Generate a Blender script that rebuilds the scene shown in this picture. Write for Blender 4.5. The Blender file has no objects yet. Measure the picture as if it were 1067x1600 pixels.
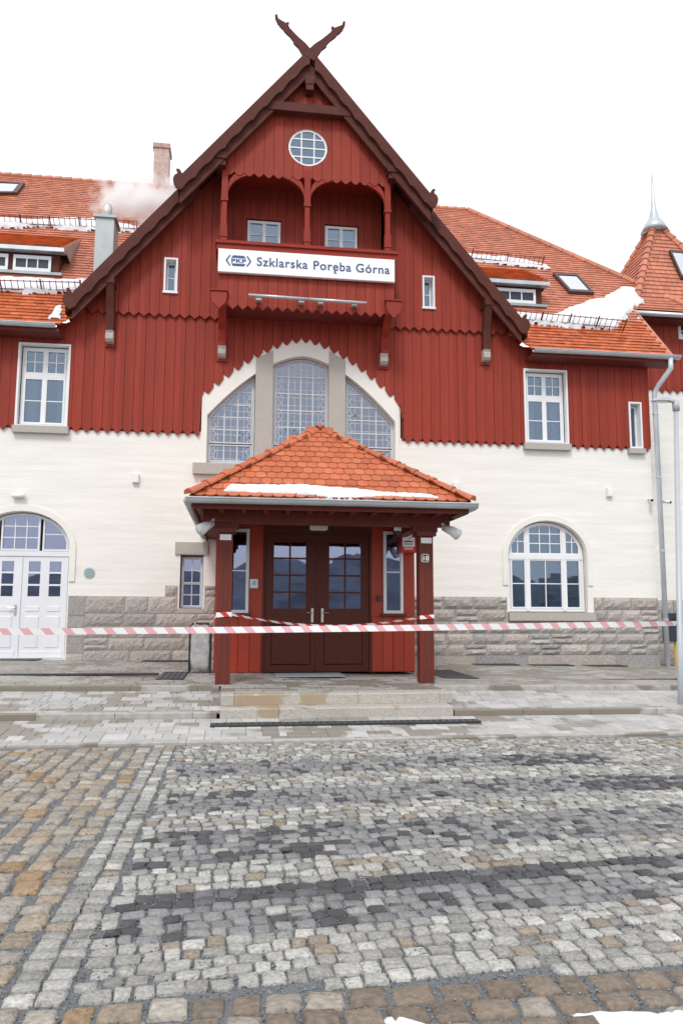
import bpy, bmesh, math, random
import numpy as np
from mathutils import Vector
from mathutils.geometry import tessellate_polygon
random.seed(7); rng = np.random.default_rng(7)
scene = bpy.context.scene
COL = scene.collection
R = math.radians

# ------------------------------------------------------------------ camera
S = 1.35
CAM = np.array([-1.082*S, -13*S, 1.16]); FPX = 1200.0
YAW, PITCH, ROLL = R(7.745), R(7.237), R(0.23)
fw = np.array([math.sin(YAW)*math.cos(PITCH), math.cos(YAW)*math.cos(PITCH), math.sin(PITCH)])
rt = np.array([math.cos(YAW), -math.sin(YAW), 0.0]); up = np.cross(rt, fw)
rx = math.cos(ROLL)*rt + math.sin(ROLL)*up; uy = -math.sin(ROLL)*rt + math.cos(ROLL)*up
cd = bpy.data.cameras.new('camera'); cam = bpy.data.objects.new('camera', cd); COL.objects.link(cam)
cd.sensor_fit = 'VERTICAL'; cd.sensor_height = 36.0; cd.lens = FPX/1600*36; cd.clip_start = .05; cd.clip_end = 2000
from mathutils import Matrix
M = Matrix(((rx[0], uy[0], -fw[0], CAM[0]), (rx[1], uy[1], -fw[1], CAM[1]), (rx[2], uy[2], -fw[2], CAM[2]), (0, 0, 0, 1)))
cam.matrix_world = M
scene.camera = cam

def ray(px, py): return fw + rx*(px-533.5)/FPX + uy*(800-py)/FPX
def at(px, py, Y=0.0):                      # photo pixel -> (x, z) on the vertical plane y = Y
    d = ray(px, py); p = CAM + d*((Y-CAM[1])/d[1]); return p[0], p[2]

# ------------------------------------------------------------------ world, sun, exposure
SUN_EL, SUN_AZ = R(48), R(200)              # azimuth measured from +Y, clockwise
w = bpy.data.worlds.new('World'); scene.world = w; w.use_nodes = True
nt = w.node_tree; nt.nodes.clear()
sky = nt.nodes.new('ShaderNodeTexSky'); sky.sky_type = 'NISHITA'; sky.sun_disc = False
sky.sun_elevation = SUN_EL; sky.sun_rotation = SUN_AZ; sky.air_density = 1.0; sky.dust_density = 3.0
mx = nt.nodes.new('ShaderNodeMix'); mx.data_type = 'RGBA'; mx.inputs[0].default_value = .93
mx.inputs[7].default_value = (9.3, 9.5, 9.9, 1)     # even overcast cloud
bg = nt.nodes.new('ShaderNodeBackground'); bg.inputs[1].default_value = .11
wo = nt.nodes.new('ShaderNodeOutputWorld')
nt.links.new(sky.outputs[0], mx.inputs[6]); nt.links.new(mx.outputs[2], bg.inputs[0]); nt.links.new(bg.outputs[0], wo.inputs[0])
sd = bpy.data.lights.new('sun', 'SUN'); sd.energy = 1.3; sd.angle = R(14); sd.color = (1, .97, .93)
so = bpy.data.objects.new('sun', sd); COL.objects.link(so)
dirv = Vector((math.sin(SUN_AZ)*math.cos(SUN_EL), math.cos(SUN_AZ)*math.cos(SUN_EL), math.sin(SUN_EL)))
so.rotation_euler = dirv.to_track_quat('Z', 'Y').to_euler()
so.location = (0, -20, 30)
scene.view_settings.view_transform = 'Standard'; scene.view_settings.look = 'None'
scene.view_settings.exposure = .36; scene.view_settings.gamma = 1.0
scene.view_settings.use_curve_mapping = False
scene.cycles.use_denoising = True
scene.cycles.max_bounces = 10; scene.cycles.transparent_max_bounces = 10; scene.cycles.volume_bounces = 10
scene.cycles.volume_step_rate = 2

# ------------------------------------------------------------------ materials
MATS = {}
def mat(name, base, rough=.6, var=.0, island=0.0, scale=8.0, bump=0.0, bscale=30.0, metal=0.0, spec=.5, tints=None,
        stretch=(1, 1, 1), wet=None):
    """principled; colour varied by noise (var), by piece (island), mixed with tints [(colour, share)], wet = (colour, scale, threshold, rough)"""
    if name in MATS: return MATS[name]
    m = bpy.data.materials.new(name); m.use_nodes = True; t = m.node_tree; N = t.nodes; L = t.links
    b = N['Principled BSDF']; b.inputs['Roughness'].default_value = rough; b.inputs['Metallic'].default_value = metal
    b.inputs['Specular IOR Level'].default_value = spec
    tc = N.new('ShaderNodeNewGeometry'); oi = N.new('ShaderNodeObjectInfo')
    pos = tc.outputs['Position']
    mp = N.new('ShaderNodeMapping'); mp.inputs['Scale'].default_value = stretch; L.new(pos, mp.inputs[0])
    def math_(op, a, b_=None):
        n = N.new('ShaderNodeMath'); n.operation = op
        for i, v in enumerate((a, b_)):
            if v is None: continue
            if isinstance(v, (int, float)): n.inputs[i].default_value = v
            else: L.new(v, n.inputs[i])
        return n.outputs[0]
    rnd = math_('FRACT', math_('ADD', tc.outputs['Random Per Island'], oi.outputs['Random']))
    col = None
    rgb = N.new('ShaderNodeRGB'); rgb.outputs[0].default_value = (*base, 1); col = rgb.outputs[0]
    def mixc(fac, a, bcol):
        n = N.new('ShaderNodeMix'); n.data_type = 'RGBA'; L.new(fac, n.inputs[0]); L.new(a, n.inputs[6])
        if isinstance(bcol, tuple): n.inputs[7].default_value = (*bcol, 1)
        else: L.new(bcol, n.inputs[7])
        return n.outputs[2]
    if tints:
        acc = 0.0
        for c, share in tints:
            lo = acc; acc += share
            f = math_('MULTIPLY', math_('GREATER_THAN', rnd, lo), math_('LESS_THAN', rnd, acc))
            col = mixc(f, col, tuple(c))
    nz = None
    if var or bump or wet:
        nz = N.new('ShaderNodeTexNoise'); nz.inputs['Scale'].default_value = scale; nz.inputs['Detail'].default_value = 6
        L.new(mp.outputs[0], nz.inputs['Vector'])
    val = 1.0
    hsv = N.new('ShaderNodeHueSaturation'); L.new(col, hsv.inputs['Color'])
    v = None
    if var:
        mr = N.new('ShaderNodeMapRange'); mr.inputs[1].default_value = .25; mr.inputs[2].default_value = .75
        mr.inputs[3].default_value = 1-var; mr.inputs[4].default_value = 1+var; L.new(nz.outputs[0], mr.inputs[0]); v = mr.outputs[0]
    if island:
        r2 = math_('FRACT', math_('MULTIPLY', rnd, 7.13))
        iv = math_('ADD', math_('MULTIPLY', r2, 2*island), 1-island)
        v = iv if v is None else math_('MULTIPLY', v, iv)
    if v is not None: L.new(v, hsv.inputs['Value'])
    out = hsv.outputs[0]
    if wet:
        wn = N.new('ShaderNodeTexNoise'); wn.inputs['Scale'].default_value = wet[1]; wn.inputs['Detail'].default_value = 3
        L.new(pos, wn.inputs['Vector'])
        wf = math_('ADD', wn.outputs[0], math_('MULTIPLY', rnd, .22))
        wr = N.new('ShaderNodeMapRange'); wr.inputs[1].default_value = wet[2]; wr.inputs[2].default_value = wet[2]+.05; L.new(wf, wr.inputs[0])
        out = mixc(wr.outputs[0], out, tuple(wet[0]))
        rr = N.new('ShaderNodeMapRange'); rr.inputs[3].default_value = rough; rr.inputs[4].default_value = wet[3]
        L.new(wr.outputs[0], rr.inputs[0]); L.new(rr.outputs[0], b.inputs['Roughness'])
    L.new(out, b.inputs['Base Color'])
    if bump:
        bn = N.new('ShaderNodeTexNoise'); bn.inputs['Scale'].default_value = bscale; bn.inputs['Detail'].default_value = 8
        L.new(mp.outputs[0], bn.inputs['Vector'])
        bp = N.new('ShaderNodeBump'); bp.inputs['Strength'].default_value = bump; bp.inputs['Distance'].default_value = .02
        L.new(bn.outputs[0], bp.inputs['Height']); L.new(bp.outputs[0], b.inputs['Normal'])
    MATS[name] = m; return m

def glass(name, tint=(.62, .68, .72), base=.13, colour=(.66, .80, 1.0)):
    m = bpy.data.materials.new(name); m.use_nodes = True; t = m.node_tree; t.nodes.clear(); N = t.nodes; L = t.links
    o = N.new('ShaderNodeOutputMaterial'); mixs = N.new('ShaderNodeMixShader'); tr = N.new('ShaderNodeBsdfTransparent')
    gl = N.new('ShaderNodeBsdfGlossy'); fr = N.new('ShaderNodeFresnel'); ad = N.new('ShaderNodeMath')
    tr.inputs[0].default_value = (*tint, 1); gl.inputs['Color'].default_value = (*colour, 1); gl.inputs['Roughness'].default_value = .015
    fr.inputs[0].default_value = 1.5; ad.operation = 'ADD'; ad.inputs[1].default_value = base
    nz = N.new('ShaderNodeTexNoise'); nz.inputs['Scale'].default_value = 1.3; bp = N.new('ShaderNodeBump')
    bp.inputs['Strength'].default_value = .06; bp.inputs['Distance'].default_value = .05
    gm = N.new('ShaderNodeNewGeometry'); L.new(gm.outputs['Position'], nz.inputs['Vector']); L.new(nz.outputs[0], bp.inputs['Height']); L.new(bp.outputs[0], gl.inputs['Normal'])
    L.new(fr.outputs[0], ad.inputs[0]); L.new(ad.outputs[0], mixs.inputs[0]); L.new(tr.outputs[0], mixs.inputs[1]); L.new(gl.outputs[0], mixs.inputs[2])
    L.new(mixs.outputs[0], o.inputs[0]); MATS[name] = m; return m

RED = mat('red_boards', (.275, .035, .019), .62, spec=.28, var=.10, island=.12, scale=3, stretch=(6, 6, .6), bump=.15, bscale=25)
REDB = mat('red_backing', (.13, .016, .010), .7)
REDT = mat('red_trim', (.26, .026, .013), .55, spec=.25, var=.1, scale=4, stretch=(2, 2, 2))
BROWN = mat('brown_timber', (.095, .027, .020), .65, spec=.2, var=.18, scale=5, bump=.2, bscale=30, stretch=(1, 1, 1))
PORCHRED = mat('porch_red_boards', (.38, .036, .010), .45, var=.08, island=.06, scale=3, stretch=(5, 5, .6), bump=.08)
POSTB = mat('post_brown', (.14, .028, .018), .55, spec=.25, var=.2, scale=4, stretch=(10, 10, .7), bump=.2, bscale=10)
DOORB = mat('door_brown', (.095, .021, .013), .45, spec=.25, var=.15, scale=4, stretch=(12, 12, .8), bump=.08)
PLASTER = mat('cream_plaster', (.80, .785, .735), .85, var=.08, scale=.9, bump=.32, bscale=7, stretch=(.6, 1, 9))
PLAIN = mat('smooth_plaster', (.78, .765, .71), .8, var=.04, scale=2)
WHITE = mat('white_paint', (.78, .79, .80), .4, var=.03, scale=3)
DOORW = mat('white_door_paint', (.72, .73, .765), .4, var=.03, scale=3)
GREYW = mat('grey_frame', (.55, .57, .60), .45, var=.05, scale=4)
GRANITE = mat('granite_smooth', (.42, .39, .35), .75, var=.22, scale=60, bump=.2, bscale=90)
ROCK = mat('granite_rough', (.40, .37, .34), .85, var=.30, island=.16, scale=28, bump=.9, bscale=22,
           tints=[((.42, .38, .34), .15), ((.34, .33, .32), .22)])
ROCKP = mat('granite_pink', (.40, .36, .33), .85, var=.28, island=.14, scale=28, bump=.9, bscale=22, tints=[((.36, .34, .32), .2)])
MORTAR = mat('mortar', (.42, .39, .34), .9, var=.1, scale=20)
STEPST = mat('step_granite', (.40, .375, .335), .75, var=.2, scale=35, bump=.35, bscale=40, wet=((.33, .26, .18), 2.5, .66, .6))
TILE = mat('clay_tile', (.47, .125, .05), .5, var=.10, island=.12, scale=6, bump=.15, bscale=40, tints=[((.51, .15, .065), .2), ((.42, .105, .042), .15)])
TILEF = mat('clay_tile_old', (.48, .175, .105), .6, var=.10, island=.16, scale=2, tints=[((.52, .18, .10), .25)])
TILEW = mat('clay_tile_wet', (.50, .115, .03), .35, var=.12, island=.18, scale=3, tints=[((.42, .085, .02), .25)])
ZINC = mat('zinc', (.50, .53, .55), .38, var=.12, scale=3, metal=.6)
ZINCD = mat('zinc_dark', (.30, .33, .35), .45, var=.15, scale=3, metal=.5)
SNOW = mat('snow', (.72, .735, .76), .7, var=.03, scale=5, bump=.4, bscale=12)
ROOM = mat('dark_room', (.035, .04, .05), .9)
CURT = mat('curtain', (.55, .56, .58), .9, var=.1, scale=4, stretch=(8, 8, .5))
BLACK = mat('black_metal', (.02, .021, .023), .5)
GRATE = mat('dark_grate', (.055, .058, .062), .55, var=.2, scale=20)
STEEL = mat('steel', (.62, .60, .56), .3, metal=.9)
BRICKP = mat('old_brick', (.47, .30, .25), .85, var=.25, scale=9, bump=.3, bscale=20, tints=[((.52, .40, .36), .3)])
PIPE = mat('galvanised', (.58, .63, .69), .4, var=.10, scale=2.5, metal=.15)
POLE = mat('pole_paint', (.44, .47, .50), .35, var=.03, scale=3)
BLUE = mat('sign_blue', (.035, .075, .20), .5)
SIGNW = mat('sign_white', (.86, .87, .88), .35)
REDP = mat('sign_red', (.55, .02, .02), .4)
NAVY = mat('navy_plastic', (.02, .028, .05), .45)
YELLOW = mat('yellow_paint', (.75, .48, .02), .45)
PLASTIC = mat('white_plastic', (.76, .77, .77), .4)
PAVER = mat('paver', (.40, .395, .38), .75, var=.10, island=.12, scale=14, bump=.15, bscale=60, tints=[((.44, .435, .425), .3)],
            wet=((.25, .23, .20), .75, .64, .45))
PAVERU = mat('paver_upper', (.34, .33, .31), .75, var=.12, island=.10, scale=9, bump=.15, bscale=60, wet=((.24, .215, .18), .8, .60, .45))
KERB = mat('kerb_concrete', (.37, .355, .33), .8, var=.2, scale=10, bump=.2, bscale=50, wet=((.20, .175, .14), 1.2, .62, .4))
GLASS = glass('window_glass'); GLASSD = glass('door_glass', (.5, .52, .62), .24, (.70, .76, 1.0)); LEAD = glass('leaded_glass', (.50, .56, .66), .17, (.78, .85, .97))

# ------------------------------------------------------------------ mesh helpers
class MB:
    def __init__(s): s.v = []; s.f = []; s.mi = []; s.cur = 0
    def add(s, vs, fs):
        o = len(s.v); s.v += [tuple(map(float, p)) for p in vs]; s.f += [tuple(i+o for i in f) for f in fs]; s.mi += [s.cur]*len(fs); return s
    def box(s, x0, x1, y0, y1, z0, z1):
        return s.add([(x0, y0, z0), (x1, y0, z0), (x1, y1, z0), (x0, y1, z0), (x0, y0, z1), (x1, y0, z1), (x1, y1, z1), (x0, y1, z1)],
                     [(0, 3, 2, 1), (4, 5, 6, 7), (0, 1, 5, 4), (1, 2, 6, 5), (2, 3, 7, 6), (3, 0, 4, 7)])
    def bbox(s, x0, x1, y0, y1, z0, z1, b=.01):      # front (-y) edges chamfered
        v = [(x0, y1, z0), (x1, y1, z0), (x1, y1, z1), (x0, y1, z1), (x0, y0+b, z0), (x1, y0+b, z0), (x1, y0+b, z1), (x0, y0+b, z1),
             (x0+b, y0, z0+b), (x1-b, y0, z0+b), (x1-b, y0, z1-b), (x0+b, y0, z1-b)]
        return s.add(v, [(0, 3, 2, 1), (0, 1, 5, 4), (1, 2, 6, 5), (2, 3, 7, 6), (3, 0, 4, 7), (4, 5, 9, 8), (5, 6, 10, 9), (6, 7, 11, 10), (7, 4, 8, 11), (8, 9, 10, 11)])
    def prism(s, poly, y0, y1):                       # poly of (x,z), extruded along y; y0 is the front
        n = len(poly)
        a = sum(poly[i][0]*poly[(i+1) % n][1]-poly[(i+1) % n][0]*poly[i][1] for i in range(n))
        if a < 0: poly = poly[::-1]
        vs = [(x, y0, z) for x, z in poly]+[(x, y1, z) for x, z in poly]
        fs = [tuple(range(n)), tuple(range(2*n-1, n-1, -1))]+[(i, i+n, (i+1) % n+n, (i+1) % n) for i in range(n)]
        return s.add(vs, fs)
    def prismx(s, poly, x0, x1):                      # poly of (y,z), extruded along x
        n = len(poly); vs = [(x0, y, z) for y, z in poly]+[(x1, y, z) for y, z in poly]
        fs = [tuple(range(n-1, -1, -1)), tuple(range(n, 2*n))]+[(i, (i+1) % n, (i+1) % n+n, i+n) for i in range(n)]
        return s.add(vs, fs)
    def plate(s, outer, holes, y0, y1):
        loops = [outer]+holes; pts = [p for l in loops for p in l]
        tr = tessellate_polygon([[Vector((x, z, 0)) for x, z in l] for l in loops])
        n = len(pts); vs = [(x, y0, z) for x, z in pts]+[(x, y1, z) for x, z in pts]; fs = []
        for a, b, c in tr:
            (ax, az), (bx, bz), (cx, cz) = pts[a], pts[b], pts[c]
            if (bx-ax)*(cz-az)-(bz-az)*(cx-ax) < 0: a, c = c, a
            fs.append((a, b, c)); fs.append((c+n, b+n, a+n))
        o = 0
        for l in loops:
            k = len(l)
            for i in range(k): fs.append((o+i, o+(i+1) % k, o+(i+1) % k+n, o+i+n))
            o += k
        return s.add(vs, fs)
    def tube(s, path, rad, n=8, caps=True):
        P = [np.array(p, float) for p in path]; rads = rad if isinstance(rad, (list, tuple)) else [rad]*len(P); rings = []
        o = len(s.v); vs = []; fs = []
        prev = None
        for i, p in enumerate(P):
            d = P[min(i+1, len(P)-1)]-P[max(i-1, 0)]; d /= np.linalg.norm(d)+1e-12
            a = prev if prev is not None else (np.array([0, 0, 1.]) if abs(d[2]) < .9 else np.array([1., 0, 0]))
            a = a-d*(a@d); a /= np.linalg.norm(a); prev = a; b = np.cross(d, a)
            vs += [p+rads[i]*(math.cos(t)*a+math.sin(t)*b) for t in np.linspace(0, 2*math.pi, n, endpoint=False)]
        for i in range(len(P)-1):
            for j in range(n): fs.append((i*n+j, i*n+(j+1) % n, (i+1)*n+(j+1) % n, (i+1)*n+j))
        if caps: fs += [tuple(range(n-1, -1, -1)), tuple(range((len(P)-1)*n, len(P)*n))]
        return s.add(vs, fs)
    def lathe(s, prof, c, n=16):                      # prof of (r, z) around vertical axis at c
        vs = []; fs = []
        for r_, z in prof: vs += [(c[0]+r_*math.cos(t), c[1]+r_*math.sin(t), c[2]+z) for t in np.linspace(0, 2*math.pi, n, endpoint=False)]
        for i in range(len(prof)-1):
            for j in range(n): fs.append((i*n+j, i*n+(j+1) % n, (i+1)*n+(j+1) % n, (i+1)*n+j))
        fs += [tuple(range(n-1, -1, -1)), tuple(range((len(prof)-1)*n, len(prof)*n))]
        return s.add(vs, fs)
    def mesh(s, name, mats):
        me = bpy.data.meshes.new(name); me.from_pydata(s.v, [], s.f)
        for m in (mats if isinstance(mats, (list, tuple)) else [mats]): me.materials.append(m)
        if any(s.mi): me.polygons.foreach_set('material_index', s.mi)
        me.update(); return me
    def build(s, name, mats, parent=None, smooth=False, **kw):
        me = s.mesh(name, mats)
        if smooth: me.polygons.foreach_set('use_smooth', [True]*len(me.polygons))
        return link(name, me, parent, **kw)
def link(name, me, parent=None, label=None, cat=None, group=None, kind=None, loc=None):
    o = bpy.data.objects.new(name, me); COL.objects.link(o); o.parent = parent
    if loc is not None: o.location = loc
    if label: o['label'] = label
    if cat: o['category'] = cat
    if group: o['group'] = group
    if kind: o['kind'] = kind
    return o
def thing(name, label, cat, group=None, loc=(0, 0, 0)):
    return link(name, None, None, label, cat, group, None, loc)
def npmesh(name, V, Fq, mats, mi=None, smooth=False):
    me = bpy.data.meshes.new(name); me.from_pydata(V.tolist(), [], Fq.tolist() if hasattr(Fq, 'tolist') else Fq)
    for m in mats: me.materials.append(m)
    if mi is not None: me.polygons.foreach_set('material_index', list(map(int, mi)))
    if smooth: me.polygons.foreach_set('use_smooth', [True]*len(me.polygons))
    me.update(); return me

def clip(poly, conv):                                 # convex clip of poly by convex ccw polygon
    n = len(conv); out = poly
    for i in range(n):
        a, b = conv[i], conv[(i+1) % n]; inp = out; out = []
        if not inp: break
        side = lambda p: (b[0]-a[0])*(p[1]-a[1])-(b[1]-a[1])*(p[0]-a[0])
        for j in range(len(inp)):
            p, q = inp[j], inp[(j+1) % len(inp)]; sp, sq = side(p), side(q)
            if sp >= 0: out.append(p)
            if (sp > 0 and sq < 0) or (sp < 0 and sq > 0):
                t = sp/(sp-sq); out.append((p[0]+t*(q[0]-p[0]), p[1]+t*(q[1]-p[1])))
    return out
def inset(poly, d):                                   # convex ccw inset
    n = len(poly); out = [(-1e3, -1e3), (1e3, -1e3), (1e3, 1e3), (-1e3, 1e3)]
    for i in range(n):
        (ax, az), (bx, bz) = poly[i], poly[(i+1) % n]; l = math.hypot(bx-ax, bz-az)
        if l < 1e-6: continue
        nx, nz = -(bz-az)/l*d, (bx-ax)/l*d; ux, uz = (bx-ax)/l*2e3, (bz-az)/l*2e3
        p0 = (ax+nx-ux, az+nz-uz); p1 = (ax+nx+ux, az+nz+uz)
        out = clip(out, [p0, p1, (p1[0]-uz, p1[1]+ux), (p0[0]-uz, p0[1]+ux)])
    return out
def rect(x0, x1, z0, z1): return [(x0, z0), (x1, z0), (x1, z1), (x0, z1)]
def archpoly(cx, hw, z0, zs, rise, n=16):
    return [(cx-hw, z0), (cx+hw, z0)]+[(cx+hw*math.cos(t), zs+rise*math.sin(t)) for t in np.linspace(0, math.pi, n+1)]

def window(parent, outline, y, regions, fwid=.06, fmat=WHITE, gmat=GLASS, bar=.022, sash=.04, name='window', room=.7, depth=.07, label=None, rm=.25):
    """frame ring on outline, then for each region (x0,x1,z0,z1,nx,nz) a sash ring, glazing bars and panes"""
    if inset(outline, fwid): m = MB().plate(outline, [inset(outline, fwid)], y, y+depth)
    wdw = m.build(name, fmat, parent, label=label)
    for (x0, x1, z0, z1, nx, nz) in regions:
        cl = clip(rect(x0, x1, z0, z1), outline)
        inn = inset(cl, sash)
        if len(inn) < 3: continue
        MB().plate(cl, [inn], y-.012, y+depth-.015).build('sash', fmat, wdw)
        xs = np.linspace(min(p[0] for p in inn), max(p[0] for p in inn), nx+1); zs = np.linspace(min(p[1] for p in inn), max(p[1] for p in inn), nz+1)
        b = MB()
        for k in range(1, nx):
            q = clip(rect(xs[k]-bar/2, xs[k]+bar/2, zs[0], zs[-1]), inn)
            if len(q) > 2: b.prism(q, y+.004, y+.045)
        for k in range(1, nz):
            q = clip(rect(xs[0], xs[-1], zs[k]-bar/2, zs[k]+bar/2), inn)
            if len(q) > 2: b.prism(q, y+.006, y+.043)
        if b.v: b.build('glazing_bar', fmat, wdw)
        for i in range(nx):
            for j in range(nz):
                q = clip(rect(xs[i]+.002, xs[i+1]-.002, zs[j]+.002, zs[j+1]-.002), inn)
                if len(q) > 2: MB().prism(q, y+.022, y+.028).build('pane', gmat, wdw)
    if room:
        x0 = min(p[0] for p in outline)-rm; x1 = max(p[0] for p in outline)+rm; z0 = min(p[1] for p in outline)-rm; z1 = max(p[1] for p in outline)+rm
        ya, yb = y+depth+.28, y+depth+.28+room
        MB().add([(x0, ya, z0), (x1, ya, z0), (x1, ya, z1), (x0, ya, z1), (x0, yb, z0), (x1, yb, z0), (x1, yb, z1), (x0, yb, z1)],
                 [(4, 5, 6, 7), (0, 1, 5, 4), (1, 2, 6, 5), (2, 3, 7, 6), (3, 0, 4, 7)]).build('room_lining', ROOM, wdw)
    return wdw

# ------------------------------------------------------------------ setting: ground
def tilt(x, y): return (-.0155*x-.02)*max(0, min(1, (y+8.15)/5))
G = MB(); G.add([(-400, -400, -.47), (400, -400, -.47), (400, 60, -.47), (-400, 60, -.47)], [(0, 1, 2, 3)])
GRAV = mat('gravel', (.20, .21, .22), .9, var=.45, scale=160, bump=1.0, bscale=160)
G.build('ground', GRAV, kind='structure')

# --- stone generator: rounded block meshes
def stone_verts(w_, d_, h, dome, seed):
    r_ = np.random.default_rng(seed)
    g = np.array([-.5, -.40, .40, .5]); V = []
    for j, b in enumerate(g):
        for i, a in enumerate(g):
            e = (i in (0, 3))+(j in (0, 3))
            x = a*w_; y = b*d_
            if e == 2: x *= .93; y *= .93
            z = (0, -.011, -.019)[e]*dome+r_.normal(0, .0045)*dome
            V.append((x+r_.normal(0, .0055), y+r_.normal(0, .0055), z))
    ring = [0, 1, 2, 3, 7, 11, 15, 14, 13, 12, 8, 4]
    for k in ring: V.append((V[k][0]*1.03, V[k][1]*1.03, -h))
    F = [(j*4+i, j*4+i+1, j*4+i+5, j*4+i+4) for j in range(3) for i in range(3)]
    for k in range(12):
        F.append((ring[k], 16+k, 16+(k+1) % 12, ring[(k+1) % 12]))
    return np.array(V), F
LIGHT = mat('sett_light', (.35, .34, .315), .8, var=.34, island=.16, scale=48, bump=.9, bscale=60, tints=[((.30, .25, .195), .08), ((.44, .43, .40), .25), ((.27, .262, .245), .25)])
DARKS = mat('sett_dark', (.20, .20, .20), .75, var=.3, island=.18, scale=48, bump=.5, bscale=45, tints=[((.065, .064, .068), .14), ((.23, .23, .228), .22), ((.31, .30, .28), .10)])
BLACKS = mat('sett_black', (.062, .061, .065), .7, var=.25, island=.22, scale=26, bump=.5, bscale=45, tints=[((.13, .13, .14), .2)])
COBB = mat('cobble_tan', (.30, .245, .185), .8, var=.36, island=.18, scale=34, bump=.9, bscale=50, tints=[((.31, .21, .12), .08), ((.29, .265, .23), .28), ((.35, .32, .275), .14)])
COBR = mat('cobble_brown', (.185, .145, .11), .75, var=.36, island=.16, scale=34, bump=.7, bscale=40, tints=[((.30, .26, .22), .25), ((.17, .14, .11), .2)])
ROADM = [LIGHT, DARKS, BLACKS, COBB, COBR]
ZR = -.40
stones = []                                           # (cx, cy, w, d, rot, material index, kind)
def zebra(y, x):
    yy = y-.02*math.sin(x*1.3)
    for k, (a, b, xe) in enumerate([(-9.9, -9.25, 2.5), (-11.25, -10.55, 2.85), (-12.5, -11.8, 3.1), (-13.62, -12.98, 3.3)]):
        if a < yy < b and -2.02 < x < xe:
            if k == 3 and yy > b-.17: return 2
            if k == 0 and x > 1.4: return 2 if random.random() < .6 else 1
            if k == 1 and x > 1.7: return 2 if random.random() < .7 else 1
            if k == 2 and x < -.9: return 2 if random.random() < .35 else 1
            return 1
    return 0
y = -8.24
row = 0
def shear(x, y): return .078*(x+2)*min(1, max(0, (-9.2-y)/2.6))
while y > -14.62:
    p = random.uniform(.097, .120); x = -2.08+random.uniform(-.03, .03)
    xe = 3.35+.04*math.sin(row)
    while x < xe:
        w_ = random.uniform(.082, .128); x2 = min(x+w_, 99)
        cx, cy = x+w_/2, y-p/2
        wob = .03*math.sin(x*.9+1)
        cy2 = cy+wob+shear(cx, cy)
        if cy2 > -14.12: stones.append((cx, cy2, w_-random.uniform(.008, .022), p-random.uniform(.008, .022), random.gauss(.05, .045), zebra(cy, cx), 'sett'))
        x = x2
    for c in (-2.29, -2.165, 3.43, 3.555):              # border columns
        cy2 = y-p/2+shear(c, y)
        if cy2 > -14.12: stones.append((c, cy2, random.uniform(.098, .114), p-.016, random.gauss(0, .04), 0, 'sett'))
    y -= p; row += 1
# big cobbles left, right, foreground
for side, xr in ((-1, np.arange(-2.445, -8.5, -.168)), (1, np.arange(3.72, 9.5, .168))):
    for x in xr:
        y = -8.26-random.uniform(0, .1)
        while y > -15.9:
            d_ = random.uniform(.13, .23)
            if not (y < -14.05 and -2.4 < x < 3.7):
                stones.append((x+random.gauss(0, .012), y-d_/2, random.uniform(.120, .154), d_-random.uniform(.018, .04), random.gauss(0, .05), 3, 'cobble'))
            y -= d_
y = -14.16
while y > -15.9:
    p = random.uniform(.14, .17); x = -2.4
    while x < 3.68:
        w_ = random.uniform(.13, .2); stones.append((x+w_/2, y-p/2, w_-.022, p-.022, random.gauss(0, .05), 4 if x > -1.7 else 3, 'cobble')); x += w_
    y -= p
road = thing('cobbled_road', None, None); road['kind'] = 'structure'
MB().add([(-9.6, -16, ZR-.014), (10.6, -16, ZR-.014), (10.6, -8.17, ZR-.014), (-9.6, -8.17, ZR-.014)], [(0, 1, 2, 3)]).build('joint_gravel', GRAV, road)
variants = {}
def dist_cam(s_): return math.hypot(s_[0]-CAM[0], s_[1]-CAM[1])
def inview(s_):
    d = np.array([s_[0], s_[1], ZR])-CAM; z = d@fw
    return z > .5 and abs(d@rx)/z < .47 and (d@uy)/z > -.69
for kindname in ('sett', 'cobble'):
    sel = [s_ for s_ in stones if s_[6] == kindname and inview(s_)]
    sel.sort(key=lambda s_: -s_[2]*s_[3]/dist_cam(s_)**3); chosen = set(map(id, sel[:298]))
    VV = []; FF = []; MI = []; off = 0
    for s_ in stones:
        if s_[6] != kindname: continue
        if id(s_) in chosen:
            key = (kindname, s_[5], random.randrange(5))
            if key not in variants:
                V, F = stone_verts(1, 1, 1, 1, hash(key[1:]) % 1000)
                w0 = .10 if kindname == 'sett' else .15; d0 = .10 if kindname == 'sett' else .17
                V, F = stone_verts(w0, d0, .07, .5 if kindname == 'sett' else .8, key[1]*10+key[2])
                variants[key] = npmesh(kindname, V, F, [ROADM[s_[5]]], smooth=True), w0, d0
            me, w0, d0 = variants[key]
            o = link(kindname, me, road); o.location = (s_[0], s_[1], ZR+random.gauss(0, .004)); o.rotation_euler = (random.gauss(0, .02), random.gauss(0, .02), s_[4]+random.choice((0, math.pi)))
            o.scale = (s_[2]/w0, s_[3]/d0, 1)
        else:
            V, F = stone_verts(s_[2], s_[3], .07, .5 if kindname == 'sett' else .8, random.randrange(10**6))
            c, sn = math.cos(s_[4]), math.sin(s_[4])
            V = np.stack([V[:, 0]*c-V[:, 1]*sn+s_[0], V[:, 0]*sn+V[:, 1]*c+s_[1], V[:, 2]+ZR+random.gauss(0, .004)], 1)
            VV.append(V); FF += [tuple(i+off for i in f) for f in F]; MI += [s_[5]]*len(F); off += len(V)
    o = link(kindname, npmesh(kindname, np.concatenate(VV), FF, ROADM, MI, True), road); o['kind'] = 'stuff'
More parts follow.
